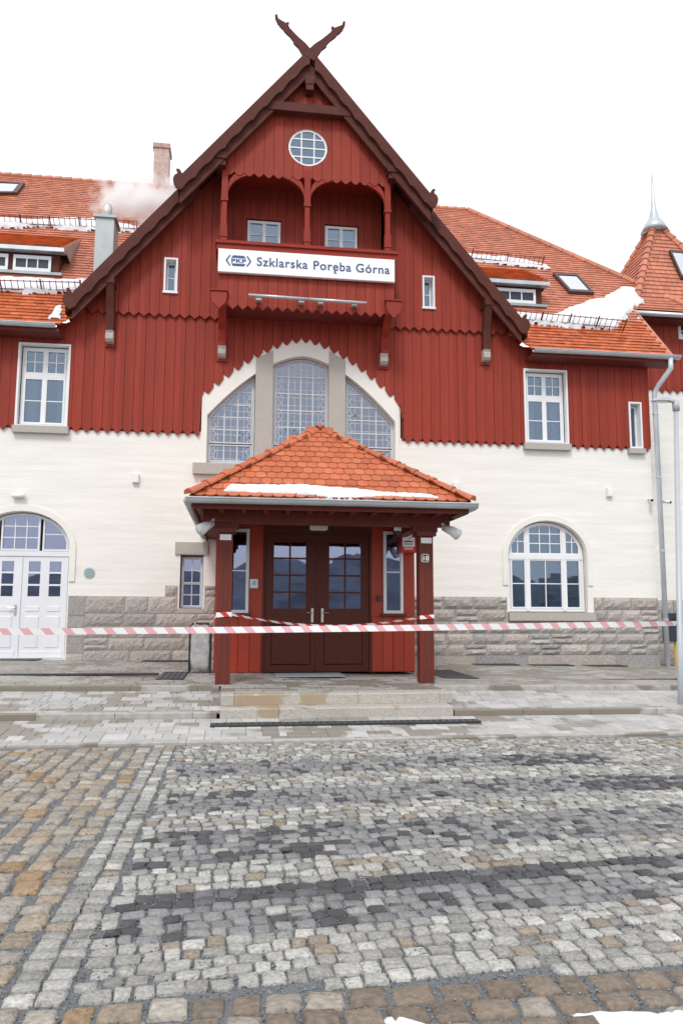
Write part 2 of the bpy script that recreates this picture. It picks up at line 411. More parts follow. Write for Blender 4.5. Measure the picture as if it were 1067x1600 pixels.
# loose grit in the joints
n = 75000
gx = rng.uniform(-4.6, 4.6, n); gy = -8.3-7.2*rng.random(n)**.55
r0 = rng.uniform(.0035, .008, n); gz = np.full(n, ZR-.014)+rng.random(n)*.009
octa = np.array([(1, 0, 0), (0, 1, 0), (-1, 0, 0), (0, -1, 0), (0, 0, .8), (0, 0, -.8)])
jit = rng.uniform(.6, 1.35, (n, 6, 1))
V = (octa[None]*jit*r0[:, None, None]+np.stack([gx, gy, gz], 1)[:, None]).reshape(-1, 3)
of = np.array([(0, 1, 4), (1, 2, 4), (2, 3, 4), (3, 0, 4), (1, 0, 5), (2, 1, 5), (3, 2, 5), (0, 3, 5)])
F = (of[None]+(np.arange(n)*6)[:, None, None]).reshape(-1, 3)
GRIT = mat('grit', (.16, .17, .182), .85, island=.5)
o = link('grit', npmesh('grit', V, F, [GRIT]), None, 'loose blue-grey grit filling the joints of the cobbled road', 'grit', kind='stuff')

# ------------------------------------------------------------------ pavements
def zpave(x, y):
    if y > -5.5: b = 0.0+.0*y
    elif y > -6.9: b = -.075+(y+5.5)*.1
    else: b = -.29+(y+6.9)*.075
    return b+tilt(x, y)
pv = thing('pavement', None, None); pv['kind'] = 'structure'
bed = MB()
for (ya, yb) in ((0.0, -5.5), (-5.5, -6.9), (-6.9, -8.16)):
    for xa, xb in ((-14, -2), (-2, 2), (2, 14)):
        e = 1e-4
        bed.add([(xa, yb, zpave(xa, yb+e)-.012), (xb, yb, zpave(xb, yb+e)-.012), (xb, ya, zpave(xb, ya-e)-.012), (xa, ya, zpave(xa, ya-e)-.012)], [(0, 1, 2, 3)])
bed.build('paving_bed', mat('sand_bed', (.24, .22, .19), .9, var=.2, scale=30), pv)
pav = []
def lay(y0, y1, x0, x1, m, skip=lambda x, y: False, pitch=.2, lens=(.1, .2, .2, .3)):
    y = y0; 
    while y > y1+.05:
        x = x0-random.choice((0, .1, .05))
        while x < x1:
            l = random.choice(lens); xa, xb = max(x, x0), min(x+l, x1)
            if xb-xa > .04 and not skip((xa+xb)/2, y-pitch/2): pav.append((xa+.002, xb-.002, y-.002, max(y-pitch, y1)+.002, m))
            x += l
        y -= pitch
porchrect = lambda x, y: -1.9 < x < 1.95 and y < 0.3
lay(-.02, -5.38, -11, 13, 1, lambda x, y: (-1.95 < x < 2.0 and y > -3.05) or (-1.66 < x < 1.62 and y < -6.2))
lay(-5.52, -6.78, -11, 13, 0, lambda x, y: -1.66 < x < 1.66)
lay(-6.92, -8.06, -11, 13, 0)
def pverts(p):
    xa, xb, ya, yb, m = p; c = .006
    Z = lambda x, y: zpave(x, y)
    j = random.gauss(0, .0012)
    return [(xa, yb, Z(xa, yb)-.05), (xb, yb, Z(xb, yb)-.05), (xb, ya, Z(xb, ya)-.05), (xa, ya, Z(xa, ya)-.05),
            (xa, yb, Z(xa, yb)-c+j), (xb, yb, Z(xb, yb)-c+j), (xb, ya, Z(xb, ya)-c+j), (xa, ya, Z(xa, ya)-c+j),
            (xa+c, yb+c, Z(xa, yb)+j), (xb-c, yb+c, Z(xb, yb)+j), (xb-c, ya-c, Z(xb, ya)+j), (xa+c, ya-c, Z(xa, ya)+j)]
pf = [(0, 1, 5, 4), (1, 2, 6, 5), (2, 3, 7, 6), (3, 0, 4, 7), (4, 5, 9, 8), (5, 6, 10, 9), (6, 7, 11, 10), (7, 4, 8, 11), (8, 9, 10, 11)]
def pview(p):
    d = np.array([(p[0]+p[1])/2, (p[2]+p[3])/2, -.3])-CAM; return abs(d@rx)/(d@fw) < .46
near = sorted([p for p in pav if pview(p)], key=lambda p: -(p[1]-p[0])*(p[2]-p[3])/math.hypot((p[0]+p[1])/2-CAM[0], p[2]-CAM[1])**3)
ch = set(map(id, near[:298])); st = MB()
for p in pav:
    if id(p) in ch:
        MB().add(pverts(p), pf).build('paver', [PAVER, PAVERU][p[4]], pv)
    else: st.cur = p[4]; st.add(pverts(p), pf)
o = st.build('paver', [PAVER, PAVERU], pv); o['kind'] = 'stuff'
# kerbs: upper step, lower step, road edge
def kerb(x0, x1, y, top0, hgt, thick, L=1.0):
    x = x0
    while x < x1-.01:
        xe = min(x+L, x1); a, b = x+.003, xe-.003
        za, zb = top0+tilt(a, y), top0+tilt(b, y); c = .012
        v = [(a, y-thick, za-hgt), (b, y-thick, zb-hgt), (b, y, zb-hgt), (a, y, za-hgt), (a, y-thick, za-c), (b, y-thick, zb-c), (a, y-thick+c, za), (b, y-thick+c, zb), (b, y, zb), (a, y, za)]
        MB().add(v, [(0, 1, 5, 4), (4, 5, 7, 6), (6, 7, 8, 9), (1, 2, 8, 7, 5), (3, 0, 4, 6, 9), (2, 3, 9, 8)]).build('kerb_stone', KERB, pv)
        x = xe
kerb(-11, -1.68, -5.39, .004, .2, .12); kerb(1.66, 13, -5.39, .004, .2, .12)
kerb(-11, -1.68, -6.79, -.208, .25, .12); kerb(1.58, 13, -6.79, -.208, .25, .12)
kerb(-11, 13, -8.06, -.375, .15, .11)

# ------------------------------------------------------------------ hill and forest behind the camera, seen in the lower window reflections
Hm = MB(); xs = np.linspace(-400, 400, 60); vs = []
for x in xs:
    h = 8+3.5*math.sin(x*.012+1)+2*math.sin(x*.05)+1.2*math.sin(x*.21)+.6*math.sin(x*.9)
    vs += [(x, -150, -.6), (x, -175, h*.6), (x, -215, h*1.25), (x, -330, h*1.2)]
Hm.add(vs, [(i*4+j, i*4+j+1, i*4+j+5, i*4+j+4) for i in range(59) for j in range(3)])
Hm.build('hill', mat('forest_hill', (.11, .13, .16), .95, var=.6, scale=.12), kind='structure')

# ------------------------------------------------------------------ station building
B = thing('station_building', 'red boarded timber gable station with cream plastered ground floor and rough granite base', 'building')
XR, XL = 8.66, -12.0
def zarch(x): return 5.97+1.49*(1-(abs(x)/2.34)**1.6)
def zin(x): return 5.60+1.50*(1-(abs(x)/2.2)**1.7)
AX = np.linspace(-2.33, 2.33, 25); AI = np.linspace(-2.2, 2.2, 25)
hole_big = [(-2.2, 4.46), (2.2, 4.46)]+[(x, zin(x)) for x in AI[::-1]]
hole_rw = archpoly(5.9, .98, 1.10, 2.45, .84)
hole_dr = archpoly(-6.14, 1.03, .06, 2.47, .80)
hole_sw = rect(-2.71, -2.2, 1.17, 2.37)
outer = [(XL, -.4), (XR, -.4), (XR, 5.2), (2.33, 5.2)]+[(x, zarch(x)+.13) for x in AX[::-1]]+[(-2.33, 5.2), (XL, 5.2)]
holes_low = [hole_big, hole_rw, hole_dr, hole_sw]
MB().plate(outer, [h[::-1] for h in holes_low], 0, .32).build('plaster_wall', PLASTER, B)
# smooth plaster surround of the great window, proud of the wall
ring_o = [(-2.33, 4.44), (2.29, 4.44)]+[(x, zarch(x)+.12) for x in np.linspace(2.29, -2.33, 25)]
MB().plate(ring_o, [hole_big[::-1]], -.03, .01).build('window_surround', PLAIN, B)
for cx, hw, zs, rise, zb in ((5.9, .98, 2.45, .84, 1.75), (-6.14, 1.03, 2.47, .80, 1.75)):
    o1 = [(cx+(hw+.14)*math.cos(t), zs+(rise+.14)*math.sin(t)) for t in np.linspace(0, math.pi, 21)]
    i1 = [(cx+(hw+.015)*math.cos(t), zs+(rise+.015)*math.sin(t)) for t in np.linspace(math.pi, 0, 21)]
    MB().prism([(cx+hw+.14, zb)]+o1+[(cx-hw-.14, zb), (cx-hw-.015, zb)]+i1+[(cx+hw+.015, zb)], -.035, .005).build('arch_moulding', PLAIN, B)
# red zone backing
wins = [(-6.39, -5.29, 5.19, 7.08), (5.41, 6.50, 5.19, 7.03), (8.11, 8.42, 5.14, 6.3), (-3.26, -2.97, 8.46, 9.27), (2.88, 3.16, 8.44, 9.23)]
GZ = lambda x: 14.02-1.19*abs(x)                     # underside of gable roof
bo = [(XL, 5.15), (-2.36, 5.15)]+[(x, zarch(x)+.15) for x in np.linspace(-2.36, 2.36, 25)]+[(2.36, 5.15), (XR, 5.15), (XR, 7.6), (5.38, 7.6), (1.95, GZ(1.95)), (1.95, 9.0), (-1.95, 9.0), (-1.95, GZ(1.95)), (-5.38, 7.6), (XL, 7.6)]
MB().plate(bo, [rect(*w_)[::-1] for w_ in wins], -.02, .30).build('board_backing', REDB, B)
# side wall
MB().box(XR-.3, XR-.002, .33, 6, -.4, 7.7).build('plaster_wall', PLASTER, B)

def boards(x0, x1, bw, zlow, zhigh, yf, holes=(), tip=.12, thick=.03, m=RED, parent=B, flat=False):
    n = round((x1-x0)/bw); bw = (x1-x0)/n
    for k in range(n):
        a, b = x0+k*bw+.004, x0+(k+1)*bw-.004; c = (a+b)/2
        cuts = sorted({a, b, c, *[h[i] for h in holes for i in (0, 1) if a < h[i] < b]}); pcs = []; yy = yf-(.006 if k % 2 else 0)-random.uniform(0, .003)
        def zl(x):
            if flat: return zlow(x)
            t = abs(x-c)/(b-c); arch_ = zlow is lowz and abs(c) < 2.36
            if arch_: return .55*zlow(c)+.45*zlow(x)-.01+.12*t**1.2
            return zlow(x)+tip*(t*1.05 if t < .8 else .84+.16*(t-.8)/.2)
        for p, q in zip(cuts[:-1], cuts[1:]):
            ivs = [(None, None)]
            for h in holes:
                if h[0] < (p+q)/2 < h[1]:
                    new = []
                    for lo, hi in ivs:
                        L = zlow(c) if lo is None else lo; H = zhigh(c) if hi is None else hi
                        if h[2] < H and h[3] > L:
                            if h[2] > L: new.append((lo, h[2]))
                            if h[3] < H: new.append((h[3], hi))
                        else: new.append((lo, hi))
                    ivs = new
            for lo, hi in ivs:
                s = np.linspace(p, q, 4)
                bot = [(x, zl(x) if lo is None else lo+(.045*(1-abs(x-c)/(b-c))**.7 if False else 0)) for x in s]
                top = [(x, zhigh(x) if hi is None else hi) for x in (q, p)]
                if top[0][1] > bot[-1][1]+.01 and top[1][1] > bot[0][1]+.01: pcs.append((lo is None, hi is None, bot+top))
        sets = [pcs] if any(p[0] and p[1] for p in pcs) else [[p for p in pcs if p[0]], [p for p in pcs if not p[0]]]
        for st_ in sets:
            mb = MB()
            for p in st_: mb.prism(p[2], yy, yf+thick)
            if mb.v: mb.build('board', m, parent)
def lowz(x): return 5.08 if abs(x) > 2.36 else zarch(x)-.03
def topA(x): return 8.35 if abs(x) < 4.9 else 7.62
boards(-9.0, 8.66, .2245, lowz, lambda x: min(8.35, max(7.6, GZ(x)-.05)), -.055, wins)
for s in (-1, 1):
    xa, xb = (-4.95, -1.97) if s < 0 else (1.97, 4.95)
    boards(xa, xb, .229, lambda x: 7.84, lambda x: GZ(x)-.02, -.125, wins, tip=.09)
    MB().prism([(xa, 7.9), (xb, 7.9), (xb, GZ(xb)), (xa, GZ(xa))] if s < 0 else [(xa, 7.9), (xb, 7.9), (xb, GZ(xb)), (xa, GZ(xa))], -.085, -.03) if False else None
# wing windows
for (x0, x1, z0, z1) in wins[:2]:
    zt = z0+.62*(z1-z0); xm = (x0+x1)/2; f = .07
    wd = window(B, rect(x0+.05, x1-.05, z0+.02, z1-.05), .07, [(x0+.10, xm-.015, zt+.05, z1-.10, 2, 2), (xm+.015, x1-.10, zt+.05, z1-.10, 2, 2), (x0+.10, xm-.015, z0+.07, zt-.03, 1, 2), (xm+.015, x1-.10, z0+.07, zt-.03, 1, 2)], fwid=.06)
    MB().box(x0+.1, x1-.1, .055, .12, zt-.03, zt+.05).build('transom', WHITE, wd)
    MB().box(xm-.03, xm+.03, .052, .125, z0+.07, z1-.1).build('mullion', WHITE, wd)
    # white lining boards of the reveal and stone sill
    MB().plate(rect(x0-.015, x1+.015, z0, z1+.015), [rect(x0+.03, x1-.03, z0+.02, z1-.03)[::-1]], -.085, .068).build('reveal_lining', WHITE, wd)
    MB().prism(rect(x0-.05, x1+.05, z0-.16, z0-.005), -.13, .05).build('sill', GRANITE, wd)
    MB().box(x0+.15, xm-.2, .25, .27, z0+.1, zt-.05).build('curtain', CURT, wd); MB().box(xm+.25, x1-.12, .25, .27, z0+.1, zt-.05).build('curtain', CURT, wd)
(x0, x1, z0, z1) = wins[2]
wd = window(B, rect(x0+.06, x1-.02, z0+.02, z1-.04), .12, [(x0+.09, x1-.05, z0+.05, z1-.07, 1, 1)], fwid=.03, sash=.025)
MB().plate(rect(x0-.015, x1+.015, z0, z1+.015), [rect(x0+.025, x1-.025, z0+.02, z1-.025)[::-1]], -.085, .118).build('reveal_lining', WHITE, wd)
MB().prism(rect(x0-.06, x1+.06, z0-.13, z0-.005), -.12, .05).build('sill', GRANITE, wd)
for (x0, x1, z0, z1) in wins[3:]:
    wd = window(B, rect(x0+.035, x1-.035, z0+.03, z1-.03), .06, [(x0+.05, x1-.05, z0+.05, z1-.05, 1, 2)], fwid=.025, sash=.025, bar=.018)
    MB().plate(rect(x0-.012, x1+.012, z0, z1+.012), [rect(x0+.03, x1-.03, z0+.02, z1-.03)[::-1]], -.155, .058).build('reveal_lining', WHITE, wd)
    MB().box(x0-.03, x1+.03, -.175, -.02, z0-.045, z0-.003).build('sill', WHITE, wd)

# great three-light window with leaded panes
gw = link('great_window', None, B)
def lightpoly(x0, x1, off=0.0): return [(x0, 4.50), (x1, 4.50)]+[(x, zin(x)-off) for x in np.linspace(x1, x0, 9)]
for k, (x0, x1) in enumerate(((-2.2, -1.12), (-.70, .62), (1.0, 2.2))):
    ol = lightpoly(x0, x1, .02)
    regs = [(x0+.05, x1-.05, 4.98, 7.3, 4 if k == 1 else 3, 5), (x0+.05, x1-.05, 4.55, 4.95, 4 if k == 1 else 3, 1)]
    wl = window(gw, ol, .17, regs, fwid=.05, fmat=GREYW, gmat=LEAD, bar=.03, sash=.03, name='light', room=1.0)
    wl.parent = B
    # lead came lattice: a fine net inside the panes, borders and lozenges
    lead = MB(); inn = inset(ol, .09)
    for x in np.linspace(x0+.09, x1-.09, 9 if k == 1 else 7)[1:-1]:
        q = clip(rect(x-.005, x+.005, 4.5, 7.4), inn)
        if len(q) > 2: lead.prism(q, .186, .205)
    for z in np.arange(4.62, 7.1, .19):
        q = clip(rect(x0, x1, z-.005, z+.005), inn)
        if len(q) > 2: lead.prism(q, .187, .204)
    for j, z in enumerate(np.arange(4.6, 6.8, .20)):
        for xx in (x0+.13, x1-.13):
            for dx in (-1, 1):
                q = clip([(xx-.06*dx, z), (xx-.06*dx+.016, z), (xx+.06*dx+.016, z+.2), (xx+.06*dx, z+.2)] if dx > 0 else [(xx+.06, z), (xx+.076, z), (xx-.044, z+.2), (xx-.06, z+.2)], inn)
                if len(q) > 2: lead.prism(q, .185, .206)
    o = lead.build('lead_came', GREYW, wl)
    # painted leaves of the stained glass
    fl = MB()
    for _ in range(26 if k == 1 else 16):
        cxl = {0: x1-.22, 1: (x0+x1)/2, 2: x0+.22}[k]+random.gauss(0, .22 if k == 1 else .09); cz = 5.2+random.gauss(0, .14) if k == 1 else 4.95+random.gauss(0, .28)
        r_ = random.uniform(.02, .05); nn = 6
        q = clip([(cxl+r_*random.uniform(.6, 1.2)*math.cos(t), cz+r_*math.sin(t)) for t in np.linspace(0, 2*math.pi, nn, endpoint=False)], inn)
        if len(q) > 2: fl.cur = random.randrange(2); fl.prism(q, .184-.0004*_ % .004, .1935)
    o = fl.build('stained_leaf', [mat('stained_green', (.06, .20, .15), .3), mat('stained_blue', (.12, .20, .42), .3)], wl); o['kind'] = 'stuff'
for x0, x1 in ((-1.11, -.71), (.61, 1.0)):
    zc = zarch((x0+x1)/2)-.02
    MB().prism([(x0, 4.46), (x1, 4.46), (x1, zarch(x1)-.03), (x0, zarch(x0)-.03)], -.045, .3).build('mullion', GRANITE, gw).parent = B
bpy.data.objects.remove(gw)
MB().prism(rect(-2.49, 2.4, 4.2, 4.45), -.16, .1).build('sill', GRANITE, B)

# ground-floor arched window
ow = archpoly(5.9, .96, 1.13, 2.45, .82)
wd = window(B, ow, .14, [(5.02, 5.41, 2.49, 3.4, 2, 2), (5.47, 6.33, 2.49, 3.4, 3, 3), (6.39, 6.78, 2.49, 3.4, 2, 2),
                        (5.02, 5.41, 1.20, 2.39, 1, 2), (5.47, 6.33, 1.20, 2.39, 2, 2), (6.39, 6.78, 1.20, 2.39, 1, 2)], fwid=.07, room=0)
MB().prism(clip(rect(4.95, 6.85, 2.38, 2.50), inset(ow, .01)), .115, .20).build('transom', WHITE, wd)
for x in (5.44, 6.36): MB().prism(clip(rect(x-.035, x+.035, 1.15, 3.25), inset(ow, .02)), .118, .195).build('mullion', WHITE, wd)
MB().prism(rect(4.88, 7.02, .92, 1.115), -.13, .25).build('sill', GRANITE, wd)
MB().add([(4.3, .5, -.05), (7.5, .5, -.05), (7.5, .5, 3.6), (4.3, .5, 3.6), (4.3, 1.75, -.05), (7.5, 1.75, -.05), (7.5, 1.75, 3.6), (4.3, 1.75, 3.6)],
         [(4, 5, 6, 7), (0, 1, 5, 4), (1, 2, 6, 5), (2, 3, 7, 6), (3, 0, 4, 7)]).build('room_lining', mat('room_pale', (.62, .66, .72), .9), wd)  # wall colour made pale to brighten the room behind the person

# white arched double door
da = archpoly(-6.14, 1.01, .07, 2.47, .78)
dr = window(B, archpoly(-6.14, 1.01, 2.36, 2.47, .78), .15, [(-7.10, -6.65, 2.42, 3.3, 1, 2), (-6.60, -5.78, 2.42, 3.3, 3, 3), (-5.72, -5.17, 2.42, 3.3, 1, 2)], fwid=.06, fmat=DOORW, gmat=GLASSD, name='fanlight')
MB().box(-7.13, -5.13, .13, .22, 2.30, 2.40).build('transom', DOORW, dr)
for k, (x0, x1) in enumerate(((-7.13, -6.15), (-6.13, -5.15))):
    lf = MB(); gl = []
    cx = (x0+x1)/2
    holes = [rect(cx+d-.125, cx+d+.125, z, z+.23) for d in (-.22, .22) for z in (1.42, 1.69, 1.96)]
    lf.plate(rect(x0, x1, .07, 2.295), [h[::-1] for h in holes], .15, .20)
    leaf = lf.build('door_leaf', DOORW, B)
    for h in holes: MB().prism(h, .165, .175).build('pane', GLASSD, leaf)
    for d in (-.22, .22):
        MB().bbox(cx+d-.15, cx+d+.15, .135, .151, .30, 1.0, .02).build('panel', DOORW, leaf)
        MB().bbox(cx+d-.15, cx+d+.15, .137, .151, 1.08, 1.22, .02).build('panel', DOORW, leaf)
    MB().bbox(x0+.04, x1-.04, .13, .151, .09, .24, .01).build('kick_board', DOORW, leaf)
    if k == 0:
        MB().box(-6.24, -6.20, .12, .149, 1.02, 1.24).tube([(-6.22, .12, 1.17), (-6.22, .07, 1.17), (-6.36, .07, 1.17)], .012).build('handle', STEEL, leaf)
MB().box(-6.165, -6.115, .128, .149, .09, 2.28).build('door_cover_strip', DOORW, B)
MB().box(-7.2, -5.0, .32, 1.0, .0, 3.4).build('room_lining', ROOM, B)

# small granite-framed window beside the porch
wd = window(B, rect(-2.69, -2.215, 1.19, 2.33), .16, [(-2.655, -2.25, 1.74, 2.30, 2, 2), (-2.655, -2.25, 1.22, 1.73, 2, 2)], fwid=.035, sash=.02, bar=.02, fmat=GREYW, gmat=GLASSD)
MB().prism(rect(-2.83, -2.10, 2.375, 2.65), -.045, .2).build('lintel', GRANITE, wd)
MB().box(-2.74, -2.17, -.03, .2, 1.07, 1.165).build('sill', GRANITE, wd)

# ------------------------------------------------------------------ rough granite plinth, block by block
def block(x0, x1, z0, z1, m, parent, proud, y=0.0):
    nx = max(3, int((x1-x0)/.07)); nz = max(3, int((z1-z0)/.07)); g = .007
    V = []; 
    for j in range(nz+1):
        for i in range(nx+1):
            e = min(i, nx-i, j, nz-j); edge = e == 0
            V.append((x0+g+(x1-x0-2*g)*i/nx+(0 if edge else random.gauss(0, .006)), y-(.025 if edge else .025+proud*min(1, .55+.3*e)*random.uniform(.55, 1.25)), z0+g+(z1-z0-2*g)*j/nz+(0 if edge else random.gauss(0, .006))))
    F = [(j*(nx+1)+i, j*(nx+1)+i+1, (j+1)*(nx+1)+i+1, (j+1)*(nx+1)+i) for j in range(nz) for i in range(nx)]
    k = len(V); V += [(x0+g, y+.02, z0+g), (x1-g, y+.02, z0+g), (x1-g, y+.02, z1-g), (x0+g, y+.02, z1-g)]
    a, b, c, d = 0, nx, nz*(nx+1)+nx, nz*(nx+1)
    bot = list(range(0, nx+1)); rgt = [j*(nx+1)+nx for j in range(nz+1)]; tp = [nz*(nx+1)+i for i in range(nx, -1, -1)]; lft = [j*(nx+1) for j in range(nz, -1, -1)]
    F += [tuple(bot[::-1])+(k, k+1), tuple(rgt[::-1])+(k+1, k+2), tuple(tp[::-1])+(k+2, k+3), tuple(lft[::-1])+(k+3, k)]
    MB().add(V, F).build('granite_block', m, parent)
def masonry(xa, xb, courses, m, parent, proud, skip=None, lens=(.35, .75), y=0.0):
    for z0, z1 in courses:
        x = xa
        while x < xb-.01:
            l = random.uniform(*lens); xe = x+l
            if xb-xe < .25: xe = xb
            pieces = [(x, xe)]
            if skip and z1 > skip[2]+.02 and z0 < skip[3]-.02:
                pieces = []
                if x < skip[0]: pieces.append((x, min(xe, skip[0])))
                if xe > skip[1]: pieces.append((max(x, skip[1]), xe))
            for p, q in pieces:
                if q-p < .06: continue
                if z1-z0 > .22 and random.random() < .25 and q-p < .6:
                    zm = (z0+z1)/2+random.uniform(-.03, .03); block(p, q, z0, zm, m, parent, proud, y); block(p, q, zm, z1, m, parent, proud, y)
                else: block(p, q, z0, z1, m, parent, proud, y)
            x = xe
MB().box(1.95, XR-.01, -.012, .01, -.3, .91).build('plinth_mortar', MORTAR, B); MB().box(1.95, 4.87, -.0122, .01, .911, 1.47).build('plinth_mortar', MORTAR, B); MB().box(7.03, XR-.01, -.0122, .01, .911, 1.47).build('plinth_mortar', MORTAR, B)
cr = [(-.2, .12), (.12, .37), (.37, .62), (.62, .90), (.90, 1.18), (1.18, 1.475)]
masonry(1.95, XR, cr[1:], ROCK, B, .055, skip=(4.87, 7.03, .90, 3))
masonry(1.95, XR, cr[:1], ROCK, B, .004, lens=(1.2, 2.2))
MB().box(-5.08, -1.85, -.012, .01, -.2, 1.06).build('plinth_mortar', MORTAR, B)
MB().box(-5.08, -2.76, -.0125, .01, 1.06, 1.43).build('plinth_mortar', MORTAR, B)
MB().box(-3.02, -2.76, -.0128, .01, 1.43, 1.67).build('plinth_mortar', MORTAR, B); MB().box(-2.16, -1.85, -.0125, .01, 1.06, 1.67).build('plinth_mortar', MORTAR, B)
cl = [(-.1, .26), (.26, .53), (.53, .78), (.78, 1.06), (1.06, 1.44)]
masonry(-4.72, -1.87, cl, ROCKP, B, .03, skip=(-2.75, -2.16, 1.06, 3), lens=(.45, 1.0))
masonry(-5.08, -4.72, [(-.1, .55), (.55, 1.0), (1.0, 1.44)], ROCKP, B, .004, lens=(.15, .22))
masonry(-3.03, -1.87, [(1.44, 1.68)], ROCKP, B, .03, skip=(-2.75, -2.16, 1.0, 3))

# ------------------------------------------------------------------ gable roof, bargeboards
AP = 14.3; SL = 1.19
def rake(x): return AP-SL*abs(x)
cosr = 1/math.hypot(1, SL)
slab = MB()
for s in (-1, 1):
    for (xa, xb, ya) in ((0, 2.95, -.93), (2.95, 5.35, -.52)):
        t = .22
        slab.add([(s*xa, ya, rake(xa)-.04), (s*xb, ya, rake(xb)-.04), (s*xb, 5.9, rake(xb)-.04), (s*xa, 5.9, rake(xa)-.04),
                  (s*xa, ya, rake(xa)-.04-t), (s*xb, ya, rake(xb)-.04-t), (s*xb, 5.9, rake(xb)-.04-t), (s*xa, 5.9, rake(xa)-.04-t)],
                 [(0, 1, 2, 3), (7, 6, 5, 4), (0, 4, 5, 1), (1, 5, 6, 2), (3, 2, 6, 7), (0, 3, 7, 4)])
slab.build('gable_roof', BROWN, B)
def barge(s, xa, xb, y0, y1, drop, finial, name='bargeboard', top=0.0):
    N_ = 40; pts_t = []; pts_b = []
    for i in range(N_+1):
        x = xa+(xb-xa)*i/N_
        pts_t.append((s*x, rake(x)+top))
        ln = (x-xa)/cosr
        wob = .075*abs(math.sin(math.pi*ln/.50))**.8
        pts_b.append((s*x, rake(x)+top-drop-.05+wob))
    if finial:                                        # curled end piece
        ex, ez = xb, rake(xb)+top
        cur = [(ex+.015, ez+.03), (ex+.05, ez+.09), (ex+.10, ez+.115), (ex+.135, ez+.09), (ex+.115, ez+.06), (ex+.105, ez+.0), (ex+.17, ez-.05), (ex+.20, ez-.14), (ex+.185, ez-.24), (ex+.13, ez-.33), (ex+.09, ez-.34), (ex+.05, ez-.38)]
        poly = pts_t+[(s*x, z) for x, z in cur]+pts_b[::-1]
    else: poly = pts_t+pts_b[::-1]
    return MB().prism(poly, y0, y1).build(name, BROWN, B)
barge(1, .12, 2.86, -1.00, -.93, .36, True); barge(-1, .0, 2.86, -1.005, -.93, .36, True)
barge(1, 2.55, 5.2, -.59, -.52, .36, True); barge(-1, 2.55, 5.2, -.595, -.52, .36, True)
# narrow inner rafter behind each board
for s in (-1, 1):
    MB().prism([(s*0, rake(0)-.30), (s*2.9, rake(2.9)-.30), (s*2.9, rake(2.9)-.62), (0, rake(0)-.62)], -.90, -.80).build('rafter', BROWN, B)
    MB().prism([(s*2.5, rake(2.5)-.30), (s*5.2, rake(5.2)-.30), (s*5.2, rake(5.2)-.58), (s*2.5, rake(2.5)-.58)], -.50, -.40).build('rafter', BROWN, B)
# crossing dragon-head finials above the apex
def dragon(s, y0, y1):
    # centre line from the crossing outwards, (distance along, half width above, half width below)
    q = [(0, 13.98), (.12, 14.12)]
    top = [(.10, 14.52), (.30, 14.75), (.48, 15.0), (.53, 15.12), (.50, 15.20), (.545, 15.22), (.57, 15.17), (.64, 15.22), (.70, 15.26), (.76, 15.31), (.775, 15.42), (.80, 15.45)]
    bot = [(.835, 15.43), (.83, 15.32), (.79, 15.20), (.755, 15.10), (.74, 15.12), (.72, 15.02), (.70, 15.05), (.675, 14.96), (.655, 14.99), (.63, 14.92), (.58, 14.84), (.48, 14.72), (.40, 14.58), (.39, 14.50), (.28, 14.36)]
    poly = [(s*(-.16), 14.11), ]+[(s*x, 14.1+(z-14.1)*.73) for x, z in top]+[(s*x, 14.1+(z-14.1)*.73) for x, z in bot]+[(s*.1, 13.98)]
    return MB().prism(poly, y0, y1).build('dragon_finial', BROWN, B)
dragon(-1, -1.002, -.94); dragon(1, -1.012, -.935)
# tie beam and pendant in the apex
MB().prism([(-1.0, 12.72), (1.02, 12.72), (.93, 12.93), (-.91, 12.93)], -.92, -.78).build('tie_beam', BROWN, B)
MB().box(-.10, .12, -.96, -.70, 13.42, 13.62).box(-.08, .10, -.945, -.70, 13.28, 13.42).build('purlin_end', BROWN, B)
for s in (-1, 1):
    MB().box(s*2.0-.13, s*2.0+.13, -.93, -.30, 11.40, 11.56).box(s*2.0-.10, s*2.0+.10, -.88, -.30, 11.26, 11.40).build('purlin_end', BROWN, B)
    # lower brackets carrying the verge
    x = s*4.42
    MB().box(x-.10, x+.10, -.52, -.03, 8.44, 8.66).build('purlin_end', BROWN, B)
    MB().prismx([(-.50, 8.44), (-.30, 8.44), (-.14, 8.05), (-.10, 7.5), (-.24, 7.5), (-.30, 7.9), (-.42, 8.25)], x-.085, x+.085).build('bracket', BROWN, B)
    MB().box(x-.075, x+.075, -.255, -.09, 7.42, 7.5).build('bracket_foot', BROWN, B)
    MB().prismx([(-.09, 7.14), (-.22, 7.16), (-.27, 7.22), (-.27, 7.33), (-.24, 7.36), (-.27, 7.415), (-.09, 7.415)], x-.085, x+.085).build('stone_corbel', GRANITE, B)
    MB().box(x-.12, x+.12, -.10, -.065, 7.08, 7.13).build('corbel_trim', REDT, B)

